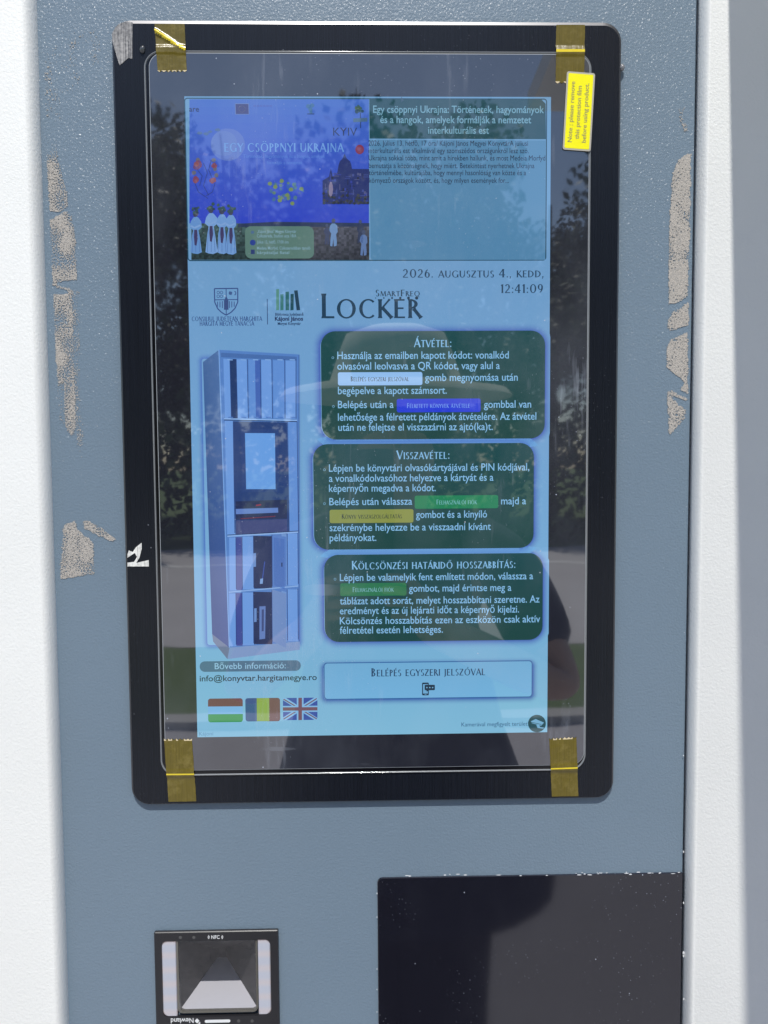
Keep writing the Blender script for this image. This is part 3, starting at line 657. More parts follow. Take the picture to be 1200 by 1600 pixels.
u.px([(x0, y0 + .6), (x0 + 5, y0 + .6), (x1, y1 - 3.4), (x1, y1 - .6), (x1 - 5, y1 - .6), (x0, y0 + 4)], wt, 1.3); u.px([(x1, y0), (x1 - 5, y0), (x0, y1 - 4), (x0, y1), (x0 + 5, y1), (x1, y0 + 4)], wt, 1.5)
u.line([(x0 + 1, y0 + 2.4), (x1 - 1, y1 - 2)], 1.7, rd, 1.8); u.line([(x1 - 1, y0 + 1.4), (x0 + 1, y1 - 1.6)], 1.7, rd, 1.9)
u.px([(mx_ - 5.3, y0 + .3), (mx_ + 5.3, y0 + .2), (mx_ + 5.3, y1 - .3), (mx_ - 5.3, y1 - .1)], wt, 2.2); u.px([(x0, my_ - 4.6), (x1, my_ - 5), (x1, my_ + 4.6), (x0, my_ + 5)], wt, 2.4)
u.px([(mx_ - 2.8, y0 + .3), (mx_ + 2.8, y0 + .2), (mx_ + 2.8, y1 - .3), (mx_ - 2.8, y1 - .1)], rd, 2.7); u.px([(x0, my_ - 2.4), (x1, my_ - 2.8), (x1, my_ + 2.4), (x0, my_ + 2.8)], rd, 2.9)
ui('flag_button', u, 'British flag')
u = UI(); u.text('Kamerával megfigyelt terület!', 721, 826, 1132, 9.4, L(52, 90, 128), 2); u.blob(839, 1130.5, 14, L(26, 72, 78), 2.2, 30, .98, .01)
u.px([(829.5, 1127), (837, 1123.5), (850, 1129), (845.5, 1134), (831, 1130)], L(116, 172, 206), 2.7); u.px([(838, 1133), (842, 1132), (844, 1136), (850, 1137), (849, 1138.5), (840, 1137.5)], L(116, 172, 206), 2.9); u.line([(830, 1128.5), (846, 1132)], .8, L(26, 72, 78), 3.2)
ui('camera_notice', u)

# ---------------------------------------------------------------- yellow sticker
def sticker():
    m, t, bs, o = new_mat('yellow_sticker'); bs.inputs['Roughness'].default_value = .3
    t.links.new(mixc(t, noise(t, 60, 2), (.93, .86, .0, 1), (.98, .92, .012, 1)), bs.inputs['Base Color'])
    c = [P(x, y, DS + .001) for x, y in ((886, 111), (930, 114.5), (923, 236.5), (879, 233.5))]
    b = MB(); cx = sum(p[0] for p in c) / 4; cz = sum(p[1] for p in c) / 4
    ax = ((c[1][0] - c[0][0] + c[2][0] - c[3][0]) / 2, (c[1][1] - c[0][1] + c[2][1] - c[3][1]) / 2)
    ay = ((c[0][0] - c[3][0] + c[1][0] - c[2][0]) / 2, (c[0][1] - c[3][1] + c[1][1] - c[2][1]) / 2)
    w, h = math.hypot(*ax), math.hypot(*ay); ex = (ax[0] / w, ax[1] / w); ey = (ay[0] / h, ay[1] / h)
    def tr(pts): return [(cx + x * ex[0] + y * ey[0], cz + x * ex[1] + y * ey[1]) for x, y in pts]
    D0 = DS + .00065; k = .58 / F
    b.loft([(tr(rrect(-w / 2, w / 2, -h / 2, h / 2, .0016)), D0), (tr(rrect(-w / 2, w / 2, -h / 2, h / 2, .0016)), D0 + .0003)], 1)
    i = 2.6 * k
    b.loft([(tr(rrect(-w / 2 + i, w / 2 - i, -h / 2 + i, h / 2 - i, .0008)), D0 + .00031), (tr(rrect(-w / 2 + i, w / 2 - i, -h / 2 + i, h / 2 - i, .0008)), D0 + .00038)], 0)
    for txt, xo, y0, y1 in (('Note : please remove', -.25 * w, -.40 * h, .375 * h), ('this protection film', .0 * w, -.355 * h, .325 * h), ('before using product.', .25 * w, -.395 * h, .365 * h)):
        vs, fs = glyphs(txt, .012); lo = min(v[0] for v in vs); hi = max(v[0] for v in vs); s = (y1 - y0) / (hi - lo); e = 9.2 * k
        b.add([(p[0], -(D0 + .00045), p[1]) for p in tr([(xo - (v[1] - .25) * e, y0 + (v[0] - lo) * s) for v in vs])], fs, 2)
    tag(b.build('warning_sticker', [m, simple('sticker_border', (.42, .40, .34), .5), simple('sticker_ink', (.30, .27, .10), .6)]), 'yellow sticker with grey text telling people to remove the protection film', 'sticker')
sticker()

# ---------------------------------------------------------------- tapes
def tape_mat():
    m, t, bs, o = new_mat('amber_tape')
    st = noise(t, 1.0, 2, .6, None, (2200, 1, 30))
    cc = mixc(t, st, (.075, .058, .004, 1), (.19, .145, .022, 1)); t.links.new(mixc(t, math_n(t, 'MULTIPLY', ramp(t, noise(t, 130, 4, .7), .5, .75), .35), cc, (.34, .27, .08, 1)), bs.inputs['Base Color'])
    bs.inputs['Roughness'].default_value = .22; bs.inputs['Specular IOR Level'].default_value = .6
    bump(t, bs, st, .25, .0004); return m
M_AMBER = tape_mat(); M_SPARK = simple('tape_edge_glint', (.75, .62, .38), .2, 1.0); M_LIFT = simple('lifted_tape_glow', (.80, .62, .03), .25, .6)
def tape(c, sheet_end, label, crease=False, skip=0):
    """c: photo corners TL TR BR BL; sheet_end: 'bottom' if the serrated end lies on the glass below"""
    b = MB(); nx, nz = 14, 44; vs = []; k = .58 / F
    for j in range(nz + 1):
        t = j / nz
        for i in range(nx + 1):
            s = i / nx
            u_ = (c[0][0] * (1 - s) + c[1][0] * s) * (1 - t) + (c[3][0] * (1 - s) + c[2][0] * s) * t
            v_ = (c[0][1] * (1 - s) + c[1][1] * s) * (1 - t) + (c[3][1] * (1 - s) + c[2][1] * s) * t
            if j in (0, nz) and (j == nz) == (sheet_end == 'bottom'): v_ += (1.1 if i % 2 else -1.1)
            x, z = P(u_, v_, DS)
            inside = sz0 < z < sz1
            edge = sz1 if sheet_end == 'bottom' else sz0
            dist = (z - edge) if sheet_end == 'bottom' else (edge - z)    # + = on bezel side
            if dist < -.001: h = DS + .00025
            elif dist < .0035: h = DB + .0014
            elif dist < .006: h = DB + .0003 + (.0060 - dist) / .0025 * .0011
            else: h = DB + .00025
            if crease and 0 < dist < .018:
                line_ = .002 + (1 - s) * .0135                      # diagonal fold rising to the left
                g = max(0, 1 - abs(dist - line_) / .0022); h += g * .0016 * (1.2 - s)
            h += .00022 * max(0, mnoise.noise((x * 260 + c[0][0], z * 130, 1.0))) + .0001 * mnoise.noise((x * 800, z * 800, 4))
            if i in (0, nx): x += .00025 * mnoise.noise((z * 500, c[0][0], i))
            vs.append((x, -h, z))
    fs = [[j * (nx + 1) + i, (j + 1) * (nx + 1) + i, (j + 1) * (nx + 1) + i + 1, j * (nx + 1) + i + 1] for j in range(nz) for i in range(nx)]
    b.add(vs, fs)
    row = nz - 1 if sheet_end == 'bottom' else 0
    for i in range(nx): b.m[row * nx + i] = 1 if random.random() < .7 else 0  # pale faces paint the sparkle along the serrated end
    for n_, f in enumerate(fs):                                          # where it spans the step the tape is lifted, its glow painted as brighter amber
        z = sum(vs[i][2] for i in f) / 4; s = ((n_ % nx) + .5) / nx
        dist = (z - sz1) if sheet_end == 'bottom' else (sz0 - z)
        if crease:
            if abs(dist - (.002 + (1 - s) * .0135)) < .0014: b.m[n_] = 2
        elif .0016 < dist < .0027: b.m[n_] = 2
    tag(b.build('tape_strip', [M_AMBER, M_SPARK, M_LIFT], None, True), label, 'tape', 'amber tape strips holding the screen film')
tape(((241, 36.5), (288, 36.5), (292, 111.5), (246.5, 112)), 'bottom', 'amber tape strip with a pale diagonal fold, beside the clear tape scrap', True)
tape(((869.5, 38), (914.5, 38), (912.5, 129.5), (868, 129.5)), 'bottom', 'amber tape strip partly under the yellow sticker')
tape(((256.5, 1155), (300, 1155), (306.5, 1252.5), (263, 1253.3)), 'top', 'amber tape strip on the bezel below the three flags')
tape(((858, 1154.5), (900.5, 1152), (904, 1244.5), (862.5, 1245.2)), 'top', 'amber tape strip on the bezel below the round camera symbol')

# clear tape scrap, white scrap, drops of glue
def streaky(name, a, b_, lo, hi, rough):
    m, t, bs, o = new_mat(name)
    st = math_n(t, 'ADD', math_n(t, 'MULTIPLY', noise(t, 1.0, 3, .6, None, (1500, 1, 25)), .7), math_n(t, 'MULTIPLY', noise(t, 500, 3), .3))
    t.links.new(ramp(t, st, lo, hi, (*a, 1), (*b_, 1)), bs.inputs['Base Color']); bs.inputs['Roughness'].default_value = rough; bump(t, bs, st, .6, .0006); return m
def patch(pts, d, th):
    b = MB(); pl = [P(u_, v_, d) for u_, v_ in pts]
    if sum(pl[i][0] * pl[(i + 1) % len(pl)][1] - pl[(i + 1) % len(pl)][0] * pl[i][1] for i in range(len(pl))) < 0: pl = pl[::-1]
    b.loft([(pl, d), (pl, d + th)]); return b
pts = [(160 + a * .1333, 20 + v * .1333) for a, v in ((112, 245), (150, 175), (195, 132), (240, 112), (355, 112), (350, 540), (330, 540), (310, 526), (270, 560), (205, 615), (190, 585), (130, 380), (118, 330))]
tag(patch(pts, DB + .0001, .0002).build('tape_scrap', streaky('crinkled_clear_tape', (.03, .032, .04), (.62, .60, .58), .36, .72, .25)), 'crinkled clear tape scrap on the rounded top left bezel corner', 'tape')
pts = [(a / 4, 600 + v / 4) for a, v in ((797, 1140), (797, 1116), (838, 1112), (857, 1080), (842, 1056), (797, 1086), (797, 1062), (806, 1040), (830, 1050), (850, 1020), (885, 992), (886, 1030), (872, 1085), (852, 1118), (930, 1100), (930, 1140))]
tag(patch(pts, DB + .0001, .0002).build('tape_scrap', streaky('torn_white_tape', (.35, .35, .34), (.85, .84, .80), .3, .55, .45)), 'torn white tape scrap with a curled end on the left bezel edge', 'tape')
def drop(u_, v_, r, label, d):
    x, z = P(u_, v_, d); b = MB(); n = 14; rings = []
    for k in range(6):
        a = math.pi / 2 * k / 6; rr = r * math.cos(a)
        rings.append(([(x + rr * .8 * math.cos(w) + .0002 * math.sin(3 * w), z + rr * math.sin(w)) for w in [2 * math.pi * i / n for i in range(n)]], d + r * .8 * math.sin(a)))
    b.loft(rings); tag(b.build('glue_drop', m_drop, None, True), label, 'glue')
m_drop = simple('clear_glue', (.06, .065, .07), .06, 1.0)
drop(222.5, 78, .0026, 'shiny clear glue drop on the bezel beside the amber fold', DB + .0001)
m_drop = simple('milky_glue', (.22, .22, .23), .15, .9)
drop(971.5, 106, .0026, 'milky glue lump on the outer right edge of the bezel', .0022)

# ---------------------------------------------------------------- paper tape residue left on the panel
def residue_mat():
    m, t, bs, o = new_mat('paper_tape_residue')
    t.links.new(mixc(t, ramp(t, noise(t, 900, 3, .6), .35, .65), (.34, .325, .305, 1), (.48, .44, .395, 1)), bs.inputs['Base Color']); bs.inputs['Roughness'].default_value = .85
    bump(t, bs, noise(t, 1400, 2), .7, .0006); return m
M_RES = residue_mat()
def inside(p, poly):
    x, y = p; c = False; j = len(poly) - 1
    for i in range(len(poly)):
        if (poly[i][1] > y) != (poly[j][1] > y) and x < (poly[j][0] - poly[i][0]) * (y - poly[i][1]) / (poly[j][1] - poly[i][1]) + poly[i][0]: c = not c
        j = i
    return c
def residue(polys, label, thr=0.0, fade=None, fine=False):
    b = MB(); D = .0002; g = .00030
    for poly in polys:
        pl = [P(u_, v_, D) for u_, v_ in poly]
        x0, x1 = min(p[0] for p in pl), max(p[0] for p in pl); z0, z1 = min(p[1] for p in pl), max(p[1] for p in pl)
        nx, nz = int((x1 - x0) / g) + 2, int((z1 - z0) / g) + 2; idx = {}; vs = []; fs = []
        def vert(i, j):
            if (i, j) not in idx:
                idx[(i, j)] = len(vs); r1 = mnoise.noise((i * 3.7, j * 2.9, 1.5)) * .00012
                vs.append((x0 + i * g + r1, -(D + .00012 + .00006 * mnoise.noise((i * .9, j * .9, 7))), z0 + j * g + mnoise.noise((i * 2.3, j * 4.1, 9)) * .00012))
            return idx[(i, j)]
        for j in range(nz):
            for i in range(nx):
                x, z = x0 + (i + .5) * g, z0 + (j + .5) * g
                w = mnoise.noise((x * 300, z * 300, 3)) * .0012 + mnoise.noise((x * 1100, z * 1100, 6)) * .0011
                if not inside((x + w, z + mnoise.noise((x * 300, z * 300, 8)) * .0008), pl): continue
                n = (mnoise.noise((x * 1000, z * 900, 0)) * .5 + mnoise.noise((x * 2100, z * 2100, 5)) * .4 + .05 if fine else .06 + mnoise.noise((x * 800, z * 700, 0)) * .5 + mnoise.noise((x * 1900, z * 1700, 5)) * .4) + mnoise.noise((x * 110, z * 70, 2)) * .38 - .05
                t_ = thr + (fade((z - z0) / (z1 - z0), (x - x0) / (x1 - x0)) if fade else 0)
                if n < t_: continue
                fs.append([vert(i, j), vert(i + 1, j), vert(i + 1, j + 1), vert(i, j + 1)])
        b.add(vs, fs)
    tag(b.build('tape_residue', M_RES), label, 'residue', 'paper tape residue on the blue grey panel')
A = lambda pts: [(a / 4, v / 4) for a, v in pts]
B1 = lambda pts: [(50 + a * .18745, 180 + v * .1875) for a, v in pts]
B2 = lambda pts: [(50 + a * .18745, 420 + v * .1875) for a, v in pts]
C1 = lambda pts: [(840 + a * .3, v * .3) for a, v in pts]
C2 = lambda pts: [(840 + a * .3, 350 + v * .3) for a, v in pts]
residue([A([(280, 270), (330, 210), (430, 200), (600, 190), (625, 260), (620, 400), (580, 420), (560, 330), (470, 330), (500, 480), (470, 610), (450, 560), (385, 580), (375, 740), (330, 750), (285, 740)])], 'faint worn residue smear near the top of the left panel edge', .36)
residue([B1([(118, 210), (200, 212), (225, 400), (262, 520), (290, 640), (300, 760), (230, 805), (150, 800), (138, 640), (130, 430)])], 'tapering residue strip beside the upper left of the bezel', -.05, lambda z, x: max(0, (z - .68) * 1.3), fine=True)
residue([B1([(148, 872), (200, 850), (285, 800), (335, 850), (355, 1000), (372, 1180), (372, 1375), (220, 1385), (205, 1410), (240, 1430), (320, 1440), (348, 1480), (345, 1495), (318, 1496), (300, 1455), (210, 1440), (172, 1415), (160, 1100)])], 'blocky residue strip with a curled tail beside the left bezel', -.06, fine=True)
residue([B2([(178, 212), (300, 208), (335, 180), (385, 190), (388, 400), (398, 700), (392, 900), (405, 1100), (425, 1330), (412, 1580), (376, 1480), (372, 1250), (352, 1380), (325, 1390), (225, 1245), (215, 940), (200, 760)])], 'long pointed residue strip beside the left bezel, above the square patch', -.02, lambda z, x: .18 * (x > .72) + .3 * (x < .3 and z < .45), fine=True)
residue([A([(395, 905 + 2400), (405, 882 + 2400), (465, 855 + 2400), (480, 900 + 2400), (520, 945 + 2400), (555, 962 + 2400), (582, 990 + 2400), (587, 1188 + 2400), (520, 1196 + 2400), (440, 1213 + 2400), (375, 1218 + 2400), (384, 1060 + 2400)]), A([(515, 855 + 2400), (550, 852 + 2400), (640, 905 + 2400), (730, 968 + 2400), (700, 985 + 2400), (610, 945 + 2400), (530, 905 + 2400)])], 'square torn residue patch level with the white scrap', -.14, fine=True)
residue([C1([(715, 870), (735, 830), (797, 795), (797, 1333)]) [:3] + C2([(795, 0), (785, 200), (782, 375), (735, 408), (683, 418), (682, 180), (690, -60), (700, -200)])], 'longest residue strip on the right edge of the panel', -.22)
residue([C2([(680, 558), (678, 505), (705, 460), (735, 440), (785, 405), (786, 525)])], 'small wedge of residue under the longest right strip', -.2)
residue([C2([(672, 650), (690, 605), (782, 563), (782, 890), (748, 862), (765, 825), (740, 800), (690, 762), (674, 745)])], 'egg shaped residue piece on the right panel edge', -.22)
residue([C2([(675, 872), (700, 866), (740, 890), (782, 912), (775, 918), (735, 905), (705, 895), (700, 910), (735, 940), (768, 968), (765, 1010), (690, 1097), (680, 1085), (684, 1000), (674, 940)])], 'lowest hooked residue piece on the right panel edge', -.18)
residue([C1([(735, 570), (765, 560), (755, 610), (785, 680), (762, 686), (750, 640), (735, 610)])], 'tiny residue flake high on the right panel edge', .12)

# ---------------------------------------------------------------- barcode scanner
DSC = .0028
scan = thing('barcode_scanner', 'black square code reader with white light strips and a lit cavity, below the monitor', 'scanner', (P(337, 1520, 0)[0], 0, -.50))
mh = simple('black_scanner_plastic', (.018, .018, .021), .35, .5)
qx = lambda u_, v_=1530, d=DSC: P(u_, v_, d)[0]
hx0_, hx1_, hz1_ = qx(242), qx(435.5), P(337, 1455.5, DSC)[1]; hz0_ = hz1_ - .098
wx0_, wx1_ = qx(276), qx(402.5); wz1_ = P(337, 1469.5, DSC)[1]; wz0_ = P(337, 1583.5, DSC)[1]
lx0, lx1 = qx(253), qx(423); lz1 = wz1_; lz0 = P(337, 1588.5, DSC)[1]
b = MB(); nseg = 6
outer = rrect(hx0_, hx1_, hz0_, hz1_, .0008, nseg); inn = rrect(lx0, lx1, lz0, lz1, .0042, nseg)
b.loft([(outer, .0001), (outer, DSC - .0006), (rrect(hx0_ + .0005, hx1_ - .0005, hz0_ + .0005, hz1_ - .0005, .0008, nseg), DSC), (inn, DSC), (inn, DSC - .003)], cap1=False)
b.build('housing', mh, scan)
# light strips left and right (lit white guides with warm spots)
def strip_mat():
    m, t, bs, o = new_mat('lit_strip'); bs.inputs['Base Color'].default_value = (.36, .375, .42, 1); bs.inputs['Roughness'].default_value = .35
    g = N(t, 'ShaderNodeNewGeometry'); sx_ = N(t, 'ShaderNodeSeparateXYZ'); t.links.new(g.outputs['Position'], sx_.inputs[0])
    f = math_n(t, 'COSINE', math_n(t, 'MULTIPLY', math_n(t, 'SUBTRACT', sx_.outputs[2], P(337, 1515, DSC)[1]), 2 * math.pi / .0115))
    t.links.new(ramp(t, math_n(t, 'ADD', math_n(t, 'MULTIPLY', f, .5), .5), .25, 1.0, (.62, .66, .85, 1), (1.0, .72, .64, 1)), bs.inputs['Emission Color']); bs.inputs['Emission Strength'].default_value = .17
    return m
ms_ = strip_mat()
ix0, ix1, iz0, iz1 = wx0_, wx1_, wz0_, wz1_
for x0, x1, rs in ((lx0 + .0002, ix0 - .0004, (.0004, .0004, .0042, .0042)), (ix1 + .0004, lx1 - .0002, (.0042, .0042, .0004, .0004))):
    b = MB(); b.loft([(rrect(x0, x1, lz0 + .0003, lz1 - .0003, rs, nseg), DSC - .003), (rrect(x0, x1, lz0 + .0003, lz1 - .0003, rs, nseg), DSC - .0012), (rrect(x0 + .0006, x1 - .0006, lz0 + .0009, lz1 - .0009, rs, nseg), DSC - .0006)])
    b.build('light_strip', ms_, scan)
# window frame + cavity + pane
wi = rrect(wx0_, wx1_, wz0_, wz1_, (.0045, .0006, .0006, .0045), nseg); w2 = rrect(wx0_ + .0016, wx1_ - .0012, wz0_ + .0012, wz1_ - .0006, (.004, .0006, .0006, .004), nseg)
b = MB(); b.loft([(wi, DSC - .003), (wi, DSC - .0008), (w2, DSC - .0006), (w2, DSC - .004)], cap1=False); b.build('window_rim', simple('scanner_window_rim', (.12, .115, .10), .2, .8), scan)
b = MB(); b.poly(rrect(lx0, lx1, lz0, lz1, .004, nseg), DSC - .0032); 
cav_x0, cav_x1, cav_z0, cav_z1 = wx0_ + .0016, wx1_ - .0012, wz0_ + .0012, wz1_ - .0006
DP = .052
# cavity apex as seen through the window (photo 347, 1487)
ax_, az_ = P(347, 1489, DSC - .004 - DP)
hs = .004
def V3(x, z, d): return (x, -d, z)
fr = [V3(cav_x0, cav_z0, DSC - .004), V3(cav_x1, cav_z0, DSC - .004), V3(cav_x1, cav_z1, DSC - .004), V3(cav_x0, cav_z1, DSC - .004)]
bk = [V3(ax_ - hs, az_ - hs, DSC - .004 - DP), V3(ax_ + hs, az_ - hs, DSC - .004 - DP), V3(ax_ + hs, az_ + hs, DSC - .004 - DP), V3(ax_ - hs, az_ + hs, DSC - .004 - DP)]
m_cd = simple('cavity_dark', (.028, .027, .028), .55, .2); m_cl = simple('cavity_floor', (.52, .52, .55), .35, .5)
b = MB(); b.add(fr + bk, [[4, 5, 1, 0][::-1]], 1); b.add(fr + bk, [[1, 5, 6, 2], [2, 6, 7, 3], [3, 7, 4, 0], [4, 7, 6, 5]], 0)
b.build('scan_cavity', [m_cd, m_cl], scan)
def pane_mat():
    m, t, bs, o = new_mat('scanner_glass'); m.use_transparent_shadow = True; tr_ = N(t, 'ShaderNodeBsdfTransparent'); tr_.inputs[0].default_value = (.9, .9, .92, 1); gl = N(t, 'ShaderNodeBsdfGlossy', Roughness=.02)
    mx = N(t, 'ShaderNodeMixShader'); t.links.new(math_n(t, 'ADD', math_n(t, 'MULTIPLY', noise(t, 260, 4, .7), .10), .05), mx.inputs[0]); t.links.new(tr_.outputs[0], mx.inputs[1]); t.links.new(gl.outputs[0], mx.inputs[2]); t.links.new(mx.outputs[0], o.inputs[0]); return m
b = MB(); b.poly(w2, DSC - .0014); b.build('window_pane', pane_mat(), scan)
m_ink = simple('white_print', (.78, .79, .80), .5)
b = MB(); k = .58 / F
def stext(txt, x0, x1, y, em, flip=False):
    vs, fs = glyphs(txt, .012); lo = min(v[0] for v in vs); hi = max(v[0] for v in vs); a = P(x0, y, DSC); c = P(x1, y, DSC); s = (c[0] - a[0]) / (hi - lo)
    if flip: b.add([(c[0] - (v[0] - lo) * s, -DSC - .0002, a[1] - (v[1] - .35) * em * k) for v in vs], fs)
    else: b.add([(a[0] + (v[0] - lo) * s, -DSC - .0002, a[1] + (v[1] - .35) * em * k) for v in vs], fs)
stext('NFC', 330.2, 343.2, 1464, 8.4)
def dot(u_, v_, rx, ry, n=12, d=.0002): x, z = P(u_, v_, DSC); b.poly(ell(x, z, rx * k, ry * k, n), DSC + d)
for sgn, xc in ((-1, 327), (1, 346.5)):
    for r in (1.4, 3.0):
        pts = [(xc - sgn * 1.5 + sgn * r * math.cos(a), 1464 + r * math.sin(a)) for a in (-1, -.5, 0, .5, 1)] 
        q2 = [(xc - sgn * 1.5 + sgn * (r + .8) * math.cos(a), 1464 + (r + .8) * math.sin(a)) for a in (1, .5, 0, -.5, -1)]
        b.poly([P(x, y, DSC) for x, y in pts + q2], DSC + .0002)
b.build('contactless_mark', m_ink, scan)
b = MB(); stext('Newland', 267, 302.5, 1595, 12, True)
x, z = P(308, 1595, DSC); b.poly([(x - 4 * k, z), (x, z - 4 * k), (x + 4 * k, z), (x, z + 4.4 * k)], DSC + .0002)
b.poly([(x + 1 * k, z - 4 * k), (x + 5 * k, z - 5.4 * k), (x + 5 * k, z - 1.4 * k)], DSC + .00025)
b.build('maker_mark', m_ink, scan)
b = MB(); xa, za = P(320, 1598, DSC); xb, zb = P(360, 1592.5, DSC); b.poly(rrect(xa, xb, za, zb, .0012), DSC + .0002)
b.build('white_bar', m_ink, scan)
m_lamp = simple('grey_lamp', (.085, .085, .085), .3)
for (u_, v_) in ((282, 1464.5), (303, 1464.5), (373, 1595), (394, 1595)): x, z = P(u_, v_, DSC); b = MB(); b.poly(ell(x, z, 2.6 * k, 2.8 * k, 12), DSC + .0002); b.build('indicator_lamp', m_lamp, scan)

# ---------------------------------------------------------------- the place in front, seen mirrored in the glass
GZ = -1.50
def ground_mat(name, c0, c1, sc, rough=.9):
    m, t, bs, o = new_mat(name); t.links.new(mixc(t, noise(t, sc, 6, .65), (*c0, 1), (*c1, 1)), bs.inputs['Base Color']); bs.inputs['Roughness'].default_value = rough
    bump(t, bs, noise(t, sc * 20, 3), .5, .01); return m
def strip(name, y0, y1, z, m, x=60):
    b = MB(); b.add([(-x, y0, z), (x, y0, z), (x, y1, z), (-x, y1, z)], [[0, 1, 2, 3]]); o = b.build(name, m); o['kind'] = 'structure'; return o
m_grass = ground_mat('mown_grass', (.07, .125, .03), (.13, .19, .06), 3)
strip('ground', -400, 60, GZ, m_grass, 400)
strip('pavement', -3.68, 2.5, GZ + .004, ground_mat('pavement_asphalt', (.34, .325, .335), (.44, .42, .43), 2.5))
b = MB(); b.box(-60, 60, -3.83, -3.68, GZ, GZ + .05); o = b.build('kerb', simple('kerb_concrete', (.42, .41, .39), .9)); o['kind'] = 'structure'
strip('road', -13.1, -5.7, GZ + .004, ground_mat('road_asphalt', (.48, .46, .46), (.58, .56, .555), 1.2))
strip('road_markings', -11.0, -10.8, GZ + .008, simple('road_paint', (.8, .8, .78), .7))
m_leaf = [ground_mat('tree_leaves_' + n_, c0, c1, 2.0, .6) for n_, c0, c1 in (('dark', (.02, .045, .012), (.06, .10, .03)), ('light', (.045, .085, .02), (.10, .15, .045)))]
m_bark = simple('bark', (.10, .08, .06), .9)
def make_tree(h, r, n, m, label, x, y):
    root = thing('broadleaf_tree', label, 'tree', (x, y, GZ), 'trees across the road')
    b = MB(); b.tube([(x, y, GZ), (x + .1, y, GZ + h * .3), (x - .05, y, GZ + h * .6), (x, y, GZ + h * .85)], [.2, .15, .1, .04])
    for a in range(5): b.tube([(x, y, GZ + h * (.3 + .08 * a)), (x + r * .7 * math.cos(a * 1.3), y + r * .7 * math.sin(a * 1.3), GZ + h * (.5 + .08 * a))], [.07, .02], 6)
    b.build('trunk', m_bark, root)
    b = MB(); cl = [(x + random.uniform(-1, 1) * r * .75, y + random.uniform(-1, 1) * r * .7, GZ + h * random.uniform(.28, .92), random.uniform(.28, .5) * r) for _ in range(16)]
    for _ in range(n):
        cx, cy, cz, cr = random.choice(cl); v = Vector((random.gauss(0, 1), random.gauss(0, 1), random.gauss(0, 1))).normalized() * cr * random.random() ** .4
        c = Vector((cx, cy, cz)) + v; nrm = Vector((random.gauss(0, 1), random.gauss(0, 1), random.gauss(0, 1) + .5)).normalized(); t1 = nrm.orthogonal().normalized(); t2 = nrm.cross(t1); s = random.uniform(.05, .12)
        b.add([c + t1 * s, c + t2 * s * .6, c - t1 * s, c - t2 * s * .6], [[0, 1, 2, 3]])
    b.build('crown', m, root)
    return root
random.seed(23)
protos = [make_tree(9.5, 2.9, 9000, m_leaf[0], 'dark tree across the road, left of the pale one', -6.0, -17.5), make_tree(7.6, 2.6, 8000, m_leaf[1], 'pale tree across the road between two dark ones', -1.6, -17.0), make_tree(6.2, 2.9, 8000, m_leaf[0], 'low dark bushy tree across the road, right of the pale one', 3.0, -16.8)]
for i, (x, y, k_, sc_, lb) in enumerate(((7.5, -18.0, 0, .95, 'tall dark tree across the road, rightmost in the row'), (-10.5, -17.0, 2, 1.1, 'low dark tree across the road, leftmost in the row'), (-3.8, -21.5, 0, 1.25, 'largest dark tree in the back row, left'), (1.5, -22.5, 1, 1.5, 'largest pale tree in the back row'), (5.2, -21.5, 0, 1.1, 'dark tree in the back row, right'), (-8.5, -23.5, 2, 1.7, 'broad dark tree in the back row, second from the left'), (-13.5, -23.0, 1, 1.6, 'broad pale tree at the far left end of the back row'), (9.5, -23.0, 1, 1.4, 'broad pale tree at the far right end of the back row'), (-.8, -26.0, 2, 1.9, 'broadest dark tree, standing behind all the others'))):
    pr = protos[k_]; c = pr.copy(); COL.objects.link(c); c.location = (x, y, GZ); c.scale = (sc_,) * 3; c.rotation_euler.z = i * 1.3; c['label'] = lb
    for chd in pr.children: cc = chd.copy(); COL.objects.link(cc); cc.parent = c

b = MB(); hedge = thing('hedge', 'long dark clipped hedge along the far side of the road', 'hedge', (0, -14.3, GZ))
for _ in range(16000):
    c = Vector((random.uniform(-20, 20), -14.3 + random.gauss(0, .35), 0)); c.z = GZ + random.random() ** .7 * (2.3 + .5 * mnoise.noise((c.x * .8, 0, 0)))
    nrm = Vector((random.gauss(0, 1), random.gauss(0, 1), random.gauss(0, 1) + .5)).normalized(); t1 = nrm.orthogonal().normalized(); t2 = nrm.cross(t1); q_ = random.uniform(.07, .15)
    b.add([c + t1 * q_, c + t2 * q_ * .6, c - t1 * q_, c - t2 * q_ * .6], [[0, 1, 2, 3]])
b.build('foliage', m_leaf[0], hedge)
# photographer, mirrored in the screen and the black window
def skin(name, joints, edges, mat, parent, sub=2):
    me = bpy.data.meshes.new(name); off = parent.location
    me.from_pydata([Vector(j[:3]) - off for j in joints], edges, []); o = bpy.data.objects.new(name, me); COL.objects.link(o)
    md = o.modifiers.new('s', 'SKIN'); 
    if not me.skin_vertices: me.skin_vertices.new()
    for i, j in enumerate(joints):
        r = j[3]; me.skin_vertices[0].data[i].radius = (r, r) if not isinstance(r, tuple) else r
    me.skin_vertices[0].data[0].use_root = True
    ms2 = o.modifiers.new('d', 'SUBSURF'); ms2.levels = ms2.render_levels = sub
    dg = bpy.context.evaluated_depsgraph_get(); dg.update(); m2 = bpy.data.meshes.new_from_object(o.evaluated_get(dg)); bpy.data.objects.remove(o)
    m2.materials.clear(); m2.materials.append(mat)
    for p in m2.polygons: p.use_smooth = True
    o = bpy.data.objects.new(name, m2); COL.objects.link(o); o.parent = parent; return o
PY = -.80; PX = .045
pers = thing('person', 'photographer in dark navy shirt and pale sun hat holding a phone at chest height', 'person', (PX, PY, GZ))
